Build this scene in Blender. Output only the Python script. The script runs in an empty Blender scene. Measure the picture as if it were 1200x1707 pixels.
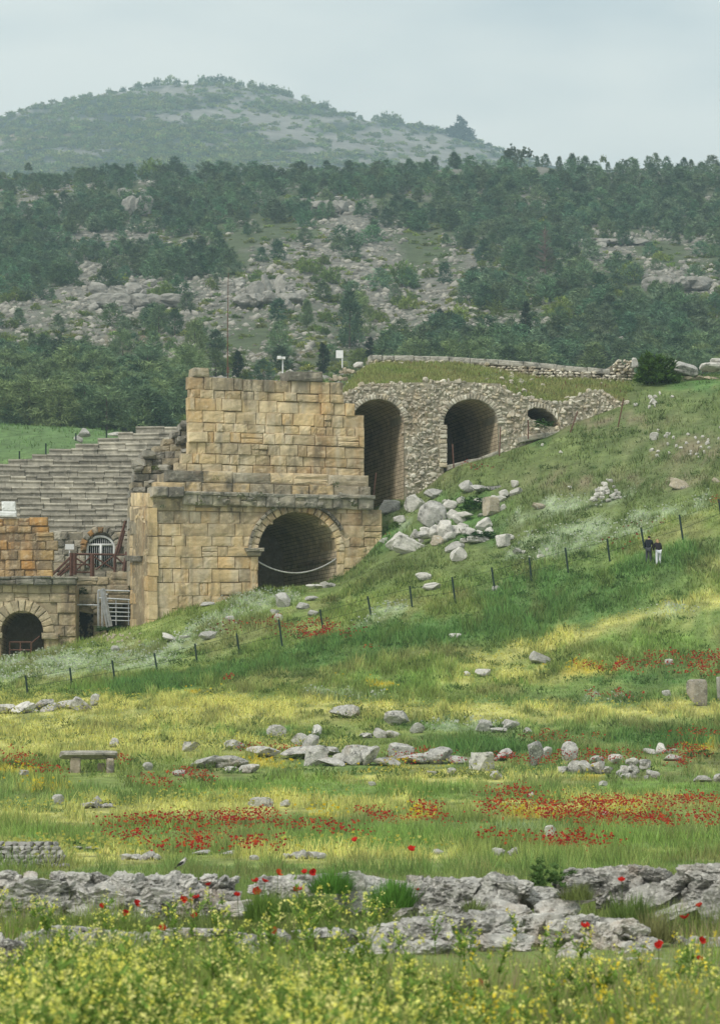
import bpy, math, random
import numpy as np
from mathutils import Vector
random.seed(7); RNG = np.random.default_rng(7)
C = bpy.context.scene.collection
R = math.radians
# ------------------------------------------------------------------ camera
F = 4760.0; CX, CY, HY = 600.0, 853.5, 1250.0          # pixels of the 1200x1707 frame
PITCH = math.atan((HY-CY)/F)
cd = bpy.data.cameras.new('camera'); cam = bpy.data.objects.new('camera', cd); C.objects.link(cam)
cam.location = (0, 0, 0); cam.rotation_euler = (math.pi/2+PITCH, 0, 0)
cd.sensor_fit = 'VERTICAL'; cd.sensor_height = 24.0; cd.lens = F/1707*24.0
cd.clip_start = 0.5; cd.clip_end = 12000
cd.dof.use_dof = True; cd.dof.focus_distance = 165; cd.dof.aperture_fstop = 4.2
bpy.context.scene.camera = cam
# ------------------------------------------------------------------ sky, sun, exposure
SUN_EL, SUN_AZ = R(48), R(215)
wd = bpy.data.worlds.new('World'); bpy.context.scene.world = wd; wd.use_nodes = True
nt = wd.node_tree; nt.nodes.clear()
wo = nt.nodes.new('ShaderNodeOutputWorld'); bg = nt.nodes.new('ShaderNodeBackground')
sk = nt.nodes.new('ShaderNodeTexSky'); sk.sky_type = 'NISHITA'; sk.sun_disc = False
sk.sun_elevation = SUN_EL; sk.sun_rotation = SUN_AZ
tc = nt.nodes.new('ShaderNodeTexCoord'); mp = nt.nodes.new('ShaderNodeMapping'); mp.inputs['Scale'].default_value = (1, 1, 3.0)
nz = nt.nodes.new('ShaderNodeTexNoise'); nz.inputs['Scale'].default_value = 6.5; nz.inputs['Detail'].default_value = 5
nz.inputs['Roughness'].default_value = .45
rp = nt.nodes.new('ShaderNodeValToRGB')
rp.color_ramp.elements[0].position = .36; rp.color_ramp.elements[0].color = (.415, .458, .455, 1)
rp.color_ramp.elements[1].position = .62; rp.color_ramp.elements[1].color = (.630, .635, .580, 1)
mul = nt.nodes.new('ShaderNodeVectorMath'); mul.operation = 'SCALE'; mul.inputs['Scale'].default_value = 10.2
mx = nt.nodes.new('ShaderNodeMixRGB'); mx.inputs['Fac'].default_value = .93
nt.links.new(tc.outputs['Generated'], mp.inputs['Vector']); nt.links.new(mp.outputs[0], nz.inputs['Vector'])
nt.links.new(nz.outputs['Fac'], rp.inputs['Fac']); nt.links.new(rp.outputs[0], mul.inputs[0])
nt.links.new(sk.outputs[0], mx.inputs['Color1']); nt.links.new(mul.outputs[0], mx.inputs['Color2'])
nt.links.new(mx.outputs[0], bg.inputs['Color']); bg.inputs['Strength'].default_value = .1
nt.links.new(bg.outputs[0], wo.inputs['Surface'])
sl = bpy.data.lights.new('sun', 'SUN'); sl.energy = 1.5; sl.angle = R(11); sl.color = (1, .95, .87)
sun = bpy.data.objects.new('sun', sl); C.objects.link(sun)
# light comes from high on the left, a little behind the camera
sdir = Vector((-math.cos(SUN_EL)*.62, -math.cos(SUN_EL)*.78, math.sin(SUN_EL)))
sun.rotation_euler = sdir.to_track_quat('Z', 'Y').to_euler()
sk.sun_rotation = math.atan2(sdir.x, sdir.y)
vs = bpy.context.scene.view_settings
vs.view_transform = 'Standard'; vs.look = 'None'; vs.exposure = 0.66; vs.gamma = 1
cy = bpy.context.scene.cycles
cy.volume_bounces = 1; cy.max_bounces = 6; cy.transparent_max_bounces = 8

# ------------------------------------------------------------------ projection helpers
SP, CP = math.sin(PITCH), math.cos(PITCH)
def ray(px, py):
    x = (np.asarray(px, float)-CX)/F; y = (CY-np.asarray(py, float))/F
    den = CP-SP*y
    return x/den, (SP+CP*y)/den
def P(px, py, d):
    tx, tz = ray(px, py)
    d = np.asarray(d, float)
    return np.stack(np.broadcast_arrays(tx*d, d, tz*d), -1)

# ------------------------------------------------------------------ value noise
def _h(ix, iy, iz, s):
    n = (ix*374761393 + iy*668265263 + iz*2147483647 + s*1274126177) & 0xFFFFFFFF
    n = ((n ^ (n >> 13))*1274126177) & 0xFFFFFFFF
    n = ((n ^ (n >> 16))*2246822519) & 0xFFFFFFFF
    return ((n ^ (n >> 15)) & 0xFFFFFF)/float(0xFFFFFF)
def vn(x, y, z=0., s=0):
    x, y, z = np.broadcast_arrays(np.asarray(x, float), np.asarray(y, float), np.asarray(z, float))
    ix, iy, iz = np.floor(x).astype(np.int64), np.floor(y).astype(np.int64), np.floor(z).astype(np.int64)
    fx, fy, fz = x-ix, y-iy, z-iz
    fx, fy, fz = fx*fx*(3-2*fx), fy*fy*(3-2*fy), fz*fz*(3-2*fz)
    r = 0
    for a in (0, 1):
        for b in (0, 1):
            for c in (0, 1):
                r = r+_h(ix+a, iy+b, iz+c, s)*(fx if a else 1-fx)*(fy if b else 1-fy)*(fz if c else 1-fz)
    return r
def fbm(x, y, z=0., s=0, o=4, g=.5):
    r, a, t, k = 0, 1., 0., 1.
    for i in range(o):
        r = r+a*vn(np.asarray(x)*k, np.asarray(y)*k, np.asarray(z)*k, s+i*17); t += a; a *= g; k *= 2.03
    return r/t
def sstep(a, b, x): t = np.clip((x-a)/(b-a), 0, 1); return t*t*(3-2*t)

# ------------------------------------------------------------------ terrain table: rows of equal distance, (column, row) in frame pixels
ROWS = [
 (9, [(0, 2100)]), (14, [(0, 1850)]), (20, [(0, 1672)]), (27, [(0, 1592)]), (34, [(0, 1532), (1200, 1528)]), (42, [(0, 1472)]),
 (55, [(0, 1420)]), (70, [(0, 1374)]), (85, [(0, 1326)]), (100, [(0, 1277)]), (115, [(0, 1230), (600, 1224), (1200, 1215)]),
 (128, [(0, 1192), (300, 1172), (600, 1162), (900, 1152), (1200, 1146), (1700, 1120)]),
 (138, [(-500, 1220), (0, 1172), (300, 1138), (600, 1102), (900, 1068), (1200, 1020), (1700, 930)]),
 (150, [(-500, 1200), (0, 1158), (200, 1130), (400, 1088), (530, 1052), (600, 1030), (800, 990), (1000, 938), (1200, 872), (1700, 720)]),
 (160, [(-500, 1170), (0, 1120), (200, 1085), (300, 1055), (400, 1025), (560, 1000), (640, 960), (800, 925), (1000, 865), (1200, 800), (1700, 650)]),
 (168, [(-500, 1130), (0, 1099), (100, 1080), (180, 1048), (240, 1034), (300, 1012), (430, 982), (560, 975), (600, 955), (640, 930), (700, 902), (800, 865), (900, 825), (1000, 795), (1200, 740), (1700, 600)]),
 (172, [(-500, 1130), (0, 1110), (200, 1080), (300, 1040), (430, 978), (560, 968), (600, 936), (640, 898), (700, 872), (760, 840), (850, 805), (1000, 755), (1200, 712), (1700, 580)]),
 (176, [(-500, 1130), (0, 1120), (240, 1100), (500, 1000), (600, 930), (640, 862), (700, 842), (760, 792), (850, 762), (900, 748), (1000, 726), (1100, 706), (1200, 694), (1700, 570)]),
 (181, [(-500, 1130), (0, 1125), (240, 1110), (500, 1000), (600, 870), (620, 836), (690, 814), (750, 769), (830, 748), (890, 730), (940, 712), (1000, 694), (1060, 674), (1200, 656), (1700, 540)]),
 (190, [(-500, 1130), (0, 1125), (240, 1110), (500, 1000), (600, 870), (690, 830), (850, 770), (905, 745), (950, 672), (1000, 652), (1060, 642), (1200, 632), (1700, 520)]),
 (197, [(-500, 1130), (0, 1125), (240, 1110), (500, 1000), (600, 870), (690, 830), (850, 770), (905, 700), (950, 640), (1000, 632), (1060, 626), (1200, 620), (1700, 515)]),
 (205, [(-500, 850), (0, 850), (240, 830), (500, 800), (700, 700), (950, 660), (1200, 640), (1700, 560)]),
 (218, [(-500, 760), (0, 772), (100, 756), (200, 745), (320, 742), (500, 730), (800, 680), (1200, 670), (1700, 600)]),
 (240, [(-500, 690), (0, 712), (100, 716), (180, 722), (320, 738), (600, 720), (1200, 700), (1700, 640)]),
 (256, [(-500, 680), (0, 706), (100, 711), (180, 719), (320, 740), (600, 740), (1200, 720), (1700, 690)]),
 (300, [(-500, 760), (0, 770), (600, 770), (1200, 760)]), (340, [(0, 748)]), (380, [(0, 718), (1200, 705)]),
 (450, [(0, 640), (400, 632), (1200, 618)]), (520, [(0, 560), (1200, 545)]), (600, [(0, 480), (1200, 462)]), (700, [(0, 400), (600, 380), (1200, 380)]),
 (780, [(-500, 360), (0, 345), (150, 322), (600, 318), (800, 305), (1200, 308), (1700, 320)]),
 (850, [(-500, 345), (0, 323), (150, 297), (250, 292), (400, 299), (600, 289), (800, 277), (1000, 277), (1200, 284), (1700, 300)]),
 (950, [(0, 330), (1200, 325)]), (1500, [(0, 400)]), (2080, [(0, 345), (1200, 360)]), (2270, [(-500, 330), (0, 300), (300, 285), (700, 295), (1200, 330)]),
 (2560, [(-500, 300), (0, 246), (280, 200), (450, 215), (600, 240), (850, 275), (1200, 320)]),
 (2880, [(-500, 270), (-200, 230), (0, 196), (60, 176), (150, 153), (200, 144), (280, 136), (370, 140), (450, 154), (520, 175), (600, 191), (660, 199), (720, 217), (800, 242), (850, 257), (900, 268), (1000, 283), (1200, 300), (1700, 330)]),
 (3200, [(-500, 330), (0, 270), (300, 230), (600, 270), (1200, 360)]), (5800, [(0, 620)])]
PXS = np.arange(-500, 1701, 10.); LD = np.linspace(math.log(9), math.log(5800), 660); DS = np.exp(LD)
tab = np.array([np.interp(PXS, [a for a, b in r], [b for a, b in r]) for d, r in ROWS])
rl = np.log([d for d, r in ROWS])
G = np.stack([np.interp(LD, rl, tab[:, i]) for i in range(len(PXS))], 1)
def smooth(a, ax, n):
    for _ in range(n):
        p = np.pad(a, [(1, 1) if k == ax else (0, 0) for k in (0, 1)], mode='edge')
        a = .25*np.take(p, range(0, a.shape[ax]), ax)+.5*a+.25*np.take(p, range(2, a.shape[ax]+2), ax)
    return a
G = smooth(smooth(G, 0, 3), 1, 2)
XX = (PXS[None, :]-CX)/F*DS[:, None]; YY = np.broadcast_to(DS[:, None], XX.shape)
amp = np.interp(DS, [9, 60, 150, 162, 200, 300, 420, 800, 2080, 2880], [.02, .12, .15, .15, .2, .6, 2.6, 3.5, 13, 12])[:, None]
sc = np.interp(DS, [9, 300, 420, 2080], [4., 6., 16., 90.])[:, None]
G = G-(fbm(XX/sc, YY/sc, 0, 3, 5)-.5)*2*amp*F/DS[:, None]
def T(px, d):
    a = np.clip((np.asarray(px, float)-PXS[0])/10., 0, len(PXS)-1.001); b = np.clip((np.log(d)-LD[0])/(LD[1]-LD[0]), 0, len(LD)-1.001)
    i, j = a.astype(int), b.astype(int); u, v = a-i, b-j
    return (G[j, i]*(1-u)+G[j, i+1]*u)*(1-v)+(G[j+1, i]*(1-u)+G[j+1, i+1]*u)*v
def gp(px, d, up=0.): p = P(px, T(px, d), d); p[..., 2] += up; return p
def hit(px, py, dmin=12, dmax=260):
    ds = DS[(DS >= dmin) & (DS <= dmax)]; t = T(np.full(len(ds), float(px)), ds)
    k = np.where(t <= py)[0]
    if len(k) == 0: return float(ds[int(np.argmin(t))])
    k = int(k[0])
    if k == 0: return float(ds[0])
    w = (t[k-1]-py)/(t[k-1]-t[k]+1e-9)
    return float(ds[k-1]+w*(ds[k]-ds[k-1]))

# ------------------------------------------------------------------ object helpers
def link_mesh(name, v, f, mat, parent=None, col=None, smoothf=False, uv=None, origin=True, loc=None):
    v = np.asarray(v, float)
    if parent is not None: off = np.array(parent.location) if loc is None else np.array(loc)
    elif loc is not None: off = np.array(loc, float)
    elif origin: off = np.array([(v[:, 0].min()+v[:, 0].max())/2, (v[:, 1].min()+v[:, 1].max())/2, v[:, 2].min()])
    else: off = np.zeros(3)
    me = bpy.data.meshes.new(name); v = v-off
    if isinstance(f, np.ndarray):
        n, k = f.shape
        me.vertices.add(len(v)); me.vertices.foreach_set('co', v.ravel())
        me.loops.add(n*k); me.loops.foreach_set('vertex_index', f.ravel().astype(np.int32))
        me.polygons.add(n); me.polygons.foreach_set('loop_start', np.arange(0, n*k, k, dtype=np.int32))
        me.update(calc_edges=True)
    else:
        me.from_pydata(v.tolist(), [], f); me.update()
    if col is not None:
        ca = me.color_attributes.new('Col', 'FLOAT_COLOR', 'POINT'); c4 = np.ones((len(v), 4)); c4[:, :3] = col
        ca.data.foreach_set('color', c4.ravel())
    if uv is not None:
        ul = me.uv_layers.new(name='UVMap'); li = np.zeros(len(me.loops), dtype=np.int32); me.loops.foreach_get('vertex_index', li)
        ul.data.foreach_set('uv', np.asarray(uv, float)[li].ravel())
    if smoothf: me.polygons.foreach_set('use_smooth', np.ones(len(me.polygons), dtype=bool))
    me.materials.append(mat)
    o = bpy.data.objects.new(name, me); C.objects.link(o)
    if parent is not None: o.parent = parent
    else: o.location = off
    return o
def tag(o, label, cat, group=None):
    o['label'] = label; o['category'] = cat
    if group: o['group'] = group
    return o
def thing(name, label, cat, loc=(0, 0, 0), group=None):
    o = bpy.data.objects.new(name, None); C.objects.link(o); o.location = loc; o.empty_display_size = .2
    return tag(o, label, cat, group)
def kind(o, k): o['kind'] = k; return o
class MB:
    def __init__(s): s.v = []; s.f = []; s.c = []; s.n = 0
    def add(s, v, f, c=(.5, .5, .5)):
        v = np.asarray(v, float); s.v.append(v); s.f += [tuple(i+s.n for i in q) for q in f]
        cc = np.asarray(c, float); s.c.append(np.broadcast_to(cc, (len(v), 3)) if cc.ndim == 1 else cc); s.n += len(v)
    def box(s, c, size, col=(.5, .5, .5), ux=(1, 0, 0), jit=0):
        c = np.array(c, float); ux = np.array(ux, float); ux /= np.linalg.norm(ux); uz = np.array([0, 0, 1.]); uy = np.cross(uz, ux); uy /= np.linalg.norm(uy); uz = np.cross(ux, uy)
        h = np.array(size)/2; vs = []
        for z in (-1, 1):
            for y in (-1, 1):
                for x in (-1, 1): vs.append(c+ux*x*h[0]+uy*y*h[1]+uz*z*h[2]+RNG.normal(0, 1, 3)*jit)
        s.add(vs, [(0, 2, 3, 1), (4, 5, 7, 6), (0, 1, 5, 4), (2, 6, 7, 3), (0, 4, 6, 2), (1, 3, 7, 5)], col)
    def tube(s, pts, r, col=(.5, .5, .5), n=6):
        pts = np.array(pts, float); rr = np.broadcast_to(r, (len(pts),)); vs = []; fs = []
        for i, p in enumerate(pts):
            t = pts[min(i+1, len(pts)-1)]-pts[max(i-1, 0)]; t /= np.linalg.norm(t)
            a = np.cross(t, [0, 0, 1.] if abs(t[2]) < .9 else [1., 0, 0]); a /= np.linalg.norm(a); b = np.cross(t, a)
            for k in range(n): w = 2*math.pi*k/n; vs.append(p+(a*math.cos(w)+b*math.sin(w))*rr[i])
        for i in range(len(pts)-1):
            for k in range(n): fs.append((i*n+k, i*n+(k+1) % n, (i+1)*n+(k+1) % n, (i+1)*n+k))
        fs += [tuple(range(n))[::-1], tuple((len(pts)-1)*n+k for k in range(n))]
        s.add(vs, fs, col)
    def build(s, name, mat, parent=None, smoothf=False, **k):
        return link_mesh(name, np.concatenate(s.v), s.f, mat, parent, np.concatenate(s.c), smoothf, **k)

# ------------------------------------------------------------------ materials
def new_mat(name):
    m = bpy.data.materials.new(name); m.use_nodes = True; n = m.node_tree; n.nodes.clear()
    o = n.nodes.new('ShaderNodeOutputMaterial'); b = n.nodes.new('ShaderNodeBsdfPrincipled')
    b.inputs['Roughness'].default_value = .9; b.inputs['Specular IOR Level'].default_value = .2
    n.links.new(b.outputs[0], o.inputs['Surface']); return m, n, b, o
def ramp(n, src, p0, p1, c0=(0, 0, 0, 1), c1=(1, 1, 1, 1)):
    r = n.nodes.new('ShaderNodeValToRGB'); e = r.color_ramp.elements
    e[0].position, e[1].position, e[0].color, e[1].color = p0, p1, c0, c1
    n.links.new(src, r.inputs[0]); return r.outputs[0]
def noise_n(n, scale, detail=5, rough=.6, stretch=None, vec='Object'):
    t = n.nodes.new('ShaderNodeTexCoord'); src = t.outputs[vec]
    if stretch:
        m = n.nodes.new('ShaderNodeMapping'); m.inputs['Scale'].default_value = stretch; n.links.new(src, m.inputs[0]); src = m.outputs[0]
    z = n.nodes.new('ShaderNodeTexNoise'); z.inputs['Scale'].default_value = scale; z.inputs['Detail'].default_value = detail; z.inputs['Roughness'].default_value = rough
    n.links.new(src, z.inputs['Vector']); return z.outputs['Fac']
def mixc(n, fac, a, b, mode='MIX'):
    m = n.nodes.new('ShaderNodeMixRGB'); m.blend_type = mode
    for s, i in ((fac, 0), (a, 1), (b, 2)):
        if hasattr(s, 'links'): n.links.new(s, m.inputs[i])
        elif i == 0: m.inputs[0].default_value = s
        else: m.inputs[i].default_value = (*s, 1)
    return m.outputs[0]
def attr(n): a = n.nodes.new('ShaderNodeAttribute'); a.attribute_name = 'Col'; return a.outputs['Color']
def bump(n, b, h, strength, dist):
    k = n.nodes.new('ShaderNodeBump'); k.inputs['Strength'].default_value = strength; k.inputs['Distance'].default_value = dist
    n.links.new(h, k.inputs['Height']); n.links.new(k.outputs[0], b.inputs['Normal'])
def stone_mat(name, s1, dark, damt, light, lamt, stretch=None, bd=.05, orange=0.):
    """mottled stone; s1 noise scale per metre, dark lichen and pale patches over the block colour"""
    m, n, b, o = new_mat(name); c = attr(n)
    a = noise_n(n, s1, 8, .7); d = noise_n(n, s1*.6, 6, .65, stretch); l = noise_n(n, s1*2.7, 6, .7)
    c = mixc(n, 1.0, c, ramp(n, a, .3, .7, (.62, .62, .62, 1), (1.25, 1.25, 1.25, 1)), 'MULTIPLY')
    if orange:
        og = noise_n(n, s1*.35, 4, .6, stretch); k = n.nodes.new('ShaderNodeMath'); k.operation = 'MULTIPLY'; k.inputs[1].default_value = orange
        n.links.new(ramp(n, og, .52, .68), k.inputs[0]); c = mixc(n, k.outputs[0], c, (.40, .20, .07))
    k = n.nodes.new('ShaderNodeMath'); k.operation = 'MULTIPLY'; k.inputs[1].default_value = damt
    n.links.new(ramp(n, d, .50, .64), k.inputs[0]); c = mixc(n, k.outputs[0], c, dark)
    k = n.nodes.new('ShaderNodeMath'); k.operation = 'MULTIPLY'; k.inputs[1].default_value = lamt
    n.links.new(ramp(n, l, .52, .66), k.inputs[0]); c = mixc(n, k.outputs[0], c, light)
    n.links.new(c, b.inputs['Base Color']); bump(n, b, l, .9, bd); return m
M = {}
M['ashlar'] = stone_mat('ochre_ashlar', .9, (.15, .125, .09), .72, (.74, .61, .41), .5, (1.8, 1.8, .30), .07, .42)
M['cornice'] = stone_mat('weathered_cornice', 1.3, (.09, .085, .07), .75, (.50, .46, .38), .45, (1.2, 1.2, .8), .09, .15)
M['rubble'] = stone_mat('rubble_stone', 2.2, (.15, .13, .10), .45, (.58, .53, .43), .35, None, .05, .18)
M['seats'] = stone_mat('seat_stone', 1.4, (.10, .095, .08), .6, (.52, .48, .40), .5, (1, 1, 1.5), .06)
M['limestone'] = stone_mat('limestone', 2.6, (.10, .10, .09), .85, (.62, .60, .56), .5, None, .06)
M['crag'] = stone_mat('crag_limestone', 6.0, (.075, .075, .068), .74, (.80, .78, .72), .75, None, .05, .25)
M['scree'] = stone_mat('scree_stone', .5, (.12, .12, .11), .4, (.52, .50, .46), .4, None, .2)
def plain(name, col, rough=.8, metal=0., var=.25, sc=6.):
    m, n, b, o = new_mat(name); z = noise_n(n, sc, 4)
    c = mixc(n, 1.0, col, ramp(n, z, .3, .7, (1-var, 1-var, 1-var, 1), (1+var, 1+var, 1+var, 1)), 'MULTIPLY')
    n.links.new(c, b.inputs['Base Color']); b.inputs['Roughness'].default_value = rough; b.inputs['Metallic'].default_value = metal; return m
M['rust'] = plain('rusty_steel', (.13, .068, .05)); M['steel'] = plain('galvanised_steel', (.48, .50, .52), .5, .4); M['white'] = plain('white_paint', (.72, .73, .72), .6, 0, .12)
M['greenpost'] = plain('dark_green_paint', (.022, .04, .032)); M['cable'] = plain('pale_cable', (.40, .40, .38)); M['shade'] = plain('passage_shade', (.02, .02, .02), .3)
M['trunk'] = plain('bark', (.10, .075, .055))
def leaf_mat(name, trans=.3, hue=.12, objrand=True):
    m, n, b, o = new_mat(name); c = attr(n)
    if objrand:
        oi = n.nodes.new('ShaderNodeObjectInfo')
        c = mixc(n, 1.0, c, ramp(n, oi.outputs['Random'], 0, 1, (1-hue*1.6, 1-hue, 1-hue, 1), (1+hue*1.6, 1+hue, 1-hue*.5, 1)), 'MULTIPLY')
    n.links.new(c, b.inputs['Base Color']); b.inputs['Roughness'].default_value = .75
    t = n.nodes.new('ShaderNodeBsdfTranslucent'); n.links.new(c, t.inputs[0]); ms = n.nodes.new('ShaderNodeMixShader'); ms.inputs[0].default_value = trans
    n.links.new(b.outputs[0], ms.inputs[1]); n.links.new(t.outputs[0], ms.inputs[2]); n.links.new(ms.outputs[0], o.inputs['Surface']); return m
M['needle'] = leaf_mat('pine_needles', .2, .22); M['leaf'] = leaf_mat('leaves', .3, .22); M['grass'] = leaf_mat('grass', .4, 0, False)
M['petal'] = leaf_mat('petals', .35, 0, False)
def ground_mat(name, scale, lo, hi, bd):
    m, n, b, o = new_mat(name); c = attr(n); z = noise_n(n, scale, 9, .75)
    c = mixc(n, 1.0, c, ramp(n, z, .3, .7, (lo, lo, lo, 1), (hi, hi, hi, 1)), 'MULTIPLY'); n.links.new(c, b.inputs['Base Color']); bump(n, b, z, .8, bd); return m
M['meadow'] = ground_mat('meadow_ground', 1.1, .55, 1.35, .15); M['hill'] = ground_mat('hill_ground', .30, .55, 1.4, 1.2); M['mount'] = ground_mat('mountain_ground', .05, .6, 1.35, 5.)

# ------------------------------------------------------------------ vegetation cover of the meadow (plant colours)
def ell(px, py, L, sh=1.):
    r = np.zeros(np.shape(px))
    for (cx, cy, rx, ry, *t) in L:
        k = t[0] if t else 0.
        dy = py-cy-k*(px-cx); r = np.maximum(r, np.exp(-(((px-cx)/rx)**2+(dy/ry)**2)*sh))
    return r
DEEP = [(620, 1075, 260, 38, -.16), (930, 1010, 190, 42, -.3), (1130, 935, 150, 26, -.25), (300, 1135, 170, 16, -.15), (900, 985, 110, 30, -.2), (780, 880, 90, 30), (620, 900, 60, 25), (800, 840, 60, 18), (640, 1055, 90, 12, -.2),
        (700, 1200, 90, 18), (460, 1235, 90, 20), (340, 1245, 60, 18), (820, 1250, 120, 20), (1120, 1235, 120, 18), (1060, 1130, 120, 12), (880, 730, 40, 8), (1150, 640, 80, 12)]
MID = [(540, 1318, 300, 17), (1120, 1318, 130, 16), (150, 1395, 190, 14), (1100, 1412, 150, 14), (620, 1405, 180, 14), (330, 1225, 60, 18), (750, 1135, 200, 18), (1100, 1070, 120, 14), (200, 1150, 120, 10)]
SILV = [(120, 1110, 190, 24, -.1), (320, 1070, 90, 20, -.3), (400, 1020, 90, 20, -.3), (980, 895, 150, 26, -.25), (930, 850, 130, 14, -.25), (1130, 850, 70, 14, -.3), (640, 1030, 60, 14, -.2), (880, 930, 60, 12), (660, 875, 25, 10), (1010, 1165, 60, 8), (780, 1215, 90, 8), (580, 1160, 60, 7), (870, 1390, 90, 7), (1110, 1020, 60, 8)]
YEL = [(200, 1190, 420, 28), (800, 1190, 560, 14), (1100, 1188, 260, 13), (250, 1245, 330, 20), (560, 1185, 200, 12), (60, 1235, 160, 30), (450, 1345, 320, 14), (180, 1360, 220, 12), (760, 1300, 200, 8), (960, 1060, 220, 15, -.3), (1150, 1010, 90, 14, -.25), (860, 1130, 120, 10, -.1), (1000, 1345, 240, 9), (560, 1430, 200, 8), (130, 1435, 160, 8)]
GOLD = [(960, 1115, 75, 8, -.05), (340, 1157, 40, 6), (60, 1315, 70, 8), (560, 1366, 60, 7), (620, 1140, 40, 5), (700, 1368, 40, 8), (440, 1275, 60, 8), (640, 1283, 90, 6), (920, 1366, 100, 8), (380, 1362, 60, 6), (30, 1290, 50, 10), (1180, 1255, 50, 8), (990, 1300, 30, 6), (1050, 1360, 80, 8)]
RED = [(15, 1272, 26, 11), (62, 1291, 34, 8), (190, 1280, 22, 6), (420, 1380, 60, 12), (270, 1392, 110, 7), (205, 1414, 32, 9), (330, 1415, 60, 7), (420, 1430, 60, 6), (640, 1382, 34, 8), (712, 1363, 28, 8), (850, 1338, 60, 9), (836, 1362, 36, 12), (950, 1372, 80, 14), (1000, 1385, 60, 10), (1130, 1352, 70, 8), (1180, 1350, 40, 8), (880, 1358, 40, 10), (704, 1272, 60, 8), (950, 1240, 70, 7), (1020, 1272, 60, 7), (1150, 1105, 70, 9), (1186, 1122, 40, 8), (1080, 1107, 50, 7), (1020, 1165, 55, 4), (1150, 1235, 40, 8), (1140, 1285, 30, 8), (930, 1420, 90, 5), (440, 1258, 42, 7), (250, 1318, 35, 6), (320, 1305, 30, 6), (1180, 1270, 50, 8),
       (810, 785, 28, 6), (625, 900, 22, 9), (1060, 912, 22, 5), (1200, 845, 25, 8), (520, 1060, 60, 5), (470, 1048, 80, 6), (390, 1140, 16, 3), (628, 1090, 20, 3), (700, 1275, 40, 8), (1000, 1350, 60, 6), (1180, 1385, 40, 7), (820, 1420, 30, 5), (380, 1395, 60, 5)]
def cover(px, py, d):
    x = (px-CX)/F*d; w1 = fbm(x/2.2, d/3.2, 0, 5, 4); w2 = fbm(x/.6, d/1.3, 0, 9, 3); big = fbm(x/9, d/11, 0, 13, 3)
    wx = px+(w1-.5)*90; wy = py+(w2-.5)*26+(w1-.5)*16
    base = np.array([.165, .215, .058]); c = np.ones(np.shape(px)+(3,))*base
    def mixin(c, m, k): m = np.clip(m, 0, 1)[..., None]; return c*(1-m)+np.array(k)*m
    c = mixin(c, sstep(.45, .62, big)*.7, (.125, .195, .058)); c = mixin(c, sstep(.55, .7, w1)*.55, (.215, .205, .085)); c = mixin(c, sstep(.56, .75, w2)*.35, (.29, .29, .11))
    hillside = sstep(1010, 950, py)*sstep(150, 162, d); c = mixin(c, hillside*.8, (.115, .150, .055))
    brown = ell(px, py, [(1150, 750, 90, 30), (1000, 700, 120, 20), (960, 800, 80, 20), (1100, 800, 90, 14), (700, 800, 40, 12)]); c = mixin(c, brown*sstep(.4, .6, w2)*.8, (.17, .135, .095))
    c = mixin(c, sstep(.35, .6, ell(wx, wy, MID))*.85, (.160, .245, .060))
    c = mixin(c, sstep(.25, .65, ell(wx, wy, DEEP))*(.45+.45*sstep(.25, .6, w2)), (.080, .160, .045))
    c = mixin(c, sstep(.16, .60, ell(wx, wy, YEL))*(.45+.55*sstep(.25, .6, w2))*.85, (.44, .42, .145))
    c = mixin(c, sstep(.32, .62, ell(wx, wy, SILV))*(.15+.85*sstep(.35, .65, w2))*.7, (.28, .34, .22))
    c = mixin(c, sstep(.4, .7, ell(wx, wy, GOLD))*.6*sstep(.3, .55, w2), (.44, .34, .045))
    far = sstep(205, 225, d); c = mixin(c, far, (.10, .165, .058)); near = sstep(46, 30, d); c = mixin(c, near*.8, (.16, .20, .065))
    return c*1.22*(.55+.85*w2)[..., None]

# ------------------------------------------------------------------ ground sheets
def sheet(name, j0, j1, mat, colf):
    js = np.arange(j0, j1+1); px, d = np.meshgrid(PXS, DS[js]); v = P(px, G[js], d).reshape(-1, 3)
    n = len(PXS); a = (np.arange(len(js)-1)[:, None]*n+np.arange(n-1)[None, :]).ravel()
    f = np.stack([a, a+1, a+n+1, a+n], 1)
    return kind(link_mesh(name, v, f, mat, None, colf(px, G[js], d).reshape(-1, 3), True, origin=False), 'structure')
jA = int(np.searchsorted(DS, 300)); jB = int(np.searchsorted(DS, 1500))
def hillcol(px, py, d):
    x = (px-CX)/F*d; a = fbm(x/14, d/60, 0, 21, 5); b = fbm(x/3, d/12, 0, 22, 3)
    rock = sstep(.40, .55, a+.25*(b-.5)); c = np.ones(np.shape(px)+(3,))*np.array([.10, .125, .062])
    low = ell(px, py, [(480, 560, 190, 45), (60, 600, 120, 50)])
    rock = rock*(1-.8*low)
    c = c*(1-rock[..., None])+np.array([.215, .205, .175])*rock[..., None]
    tan = ell(px, py, [(215, 560, 45, 25), (270, 620, 60, 22), (470, 590, 70, 8), (760, 575, 60, 10)])*sstep(.35, .6, b); return c*(1-tan[..., None])+np.array([.26, .19, .12])*tan[..., None]
def mountcol(px, py, d):
    x = (px-CX)/F*d; a = fbm(x/112+py/60, py/9, 0, 31, 5, .6); rock = sstep(.42, .56, a+.24*ell(px, py, [(420, 195, 230, 30, .25), (640, 215, 120, 20, .3)])-.10)
    c = np.ones(np.shape(px)+(3,))*np.array([.045, .06, .04]); c = c*(1-rock[..., None])+np.array([.28, .27, .24])*rock[..., None]
    tan = ell(px, py, [(50, 230, 75, 6, .02)]); return c*(1-tan[..., None])+np.array([.42, .32, .2])*tan[..., None]
sheet('meadow', 0, jA, M['meadow'], cover); sheet('hillside', jA, jB, M['hill'], hillcol); sheet('mountain', jB, len(DS)-1, M['mount'], mountcol)

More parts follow.
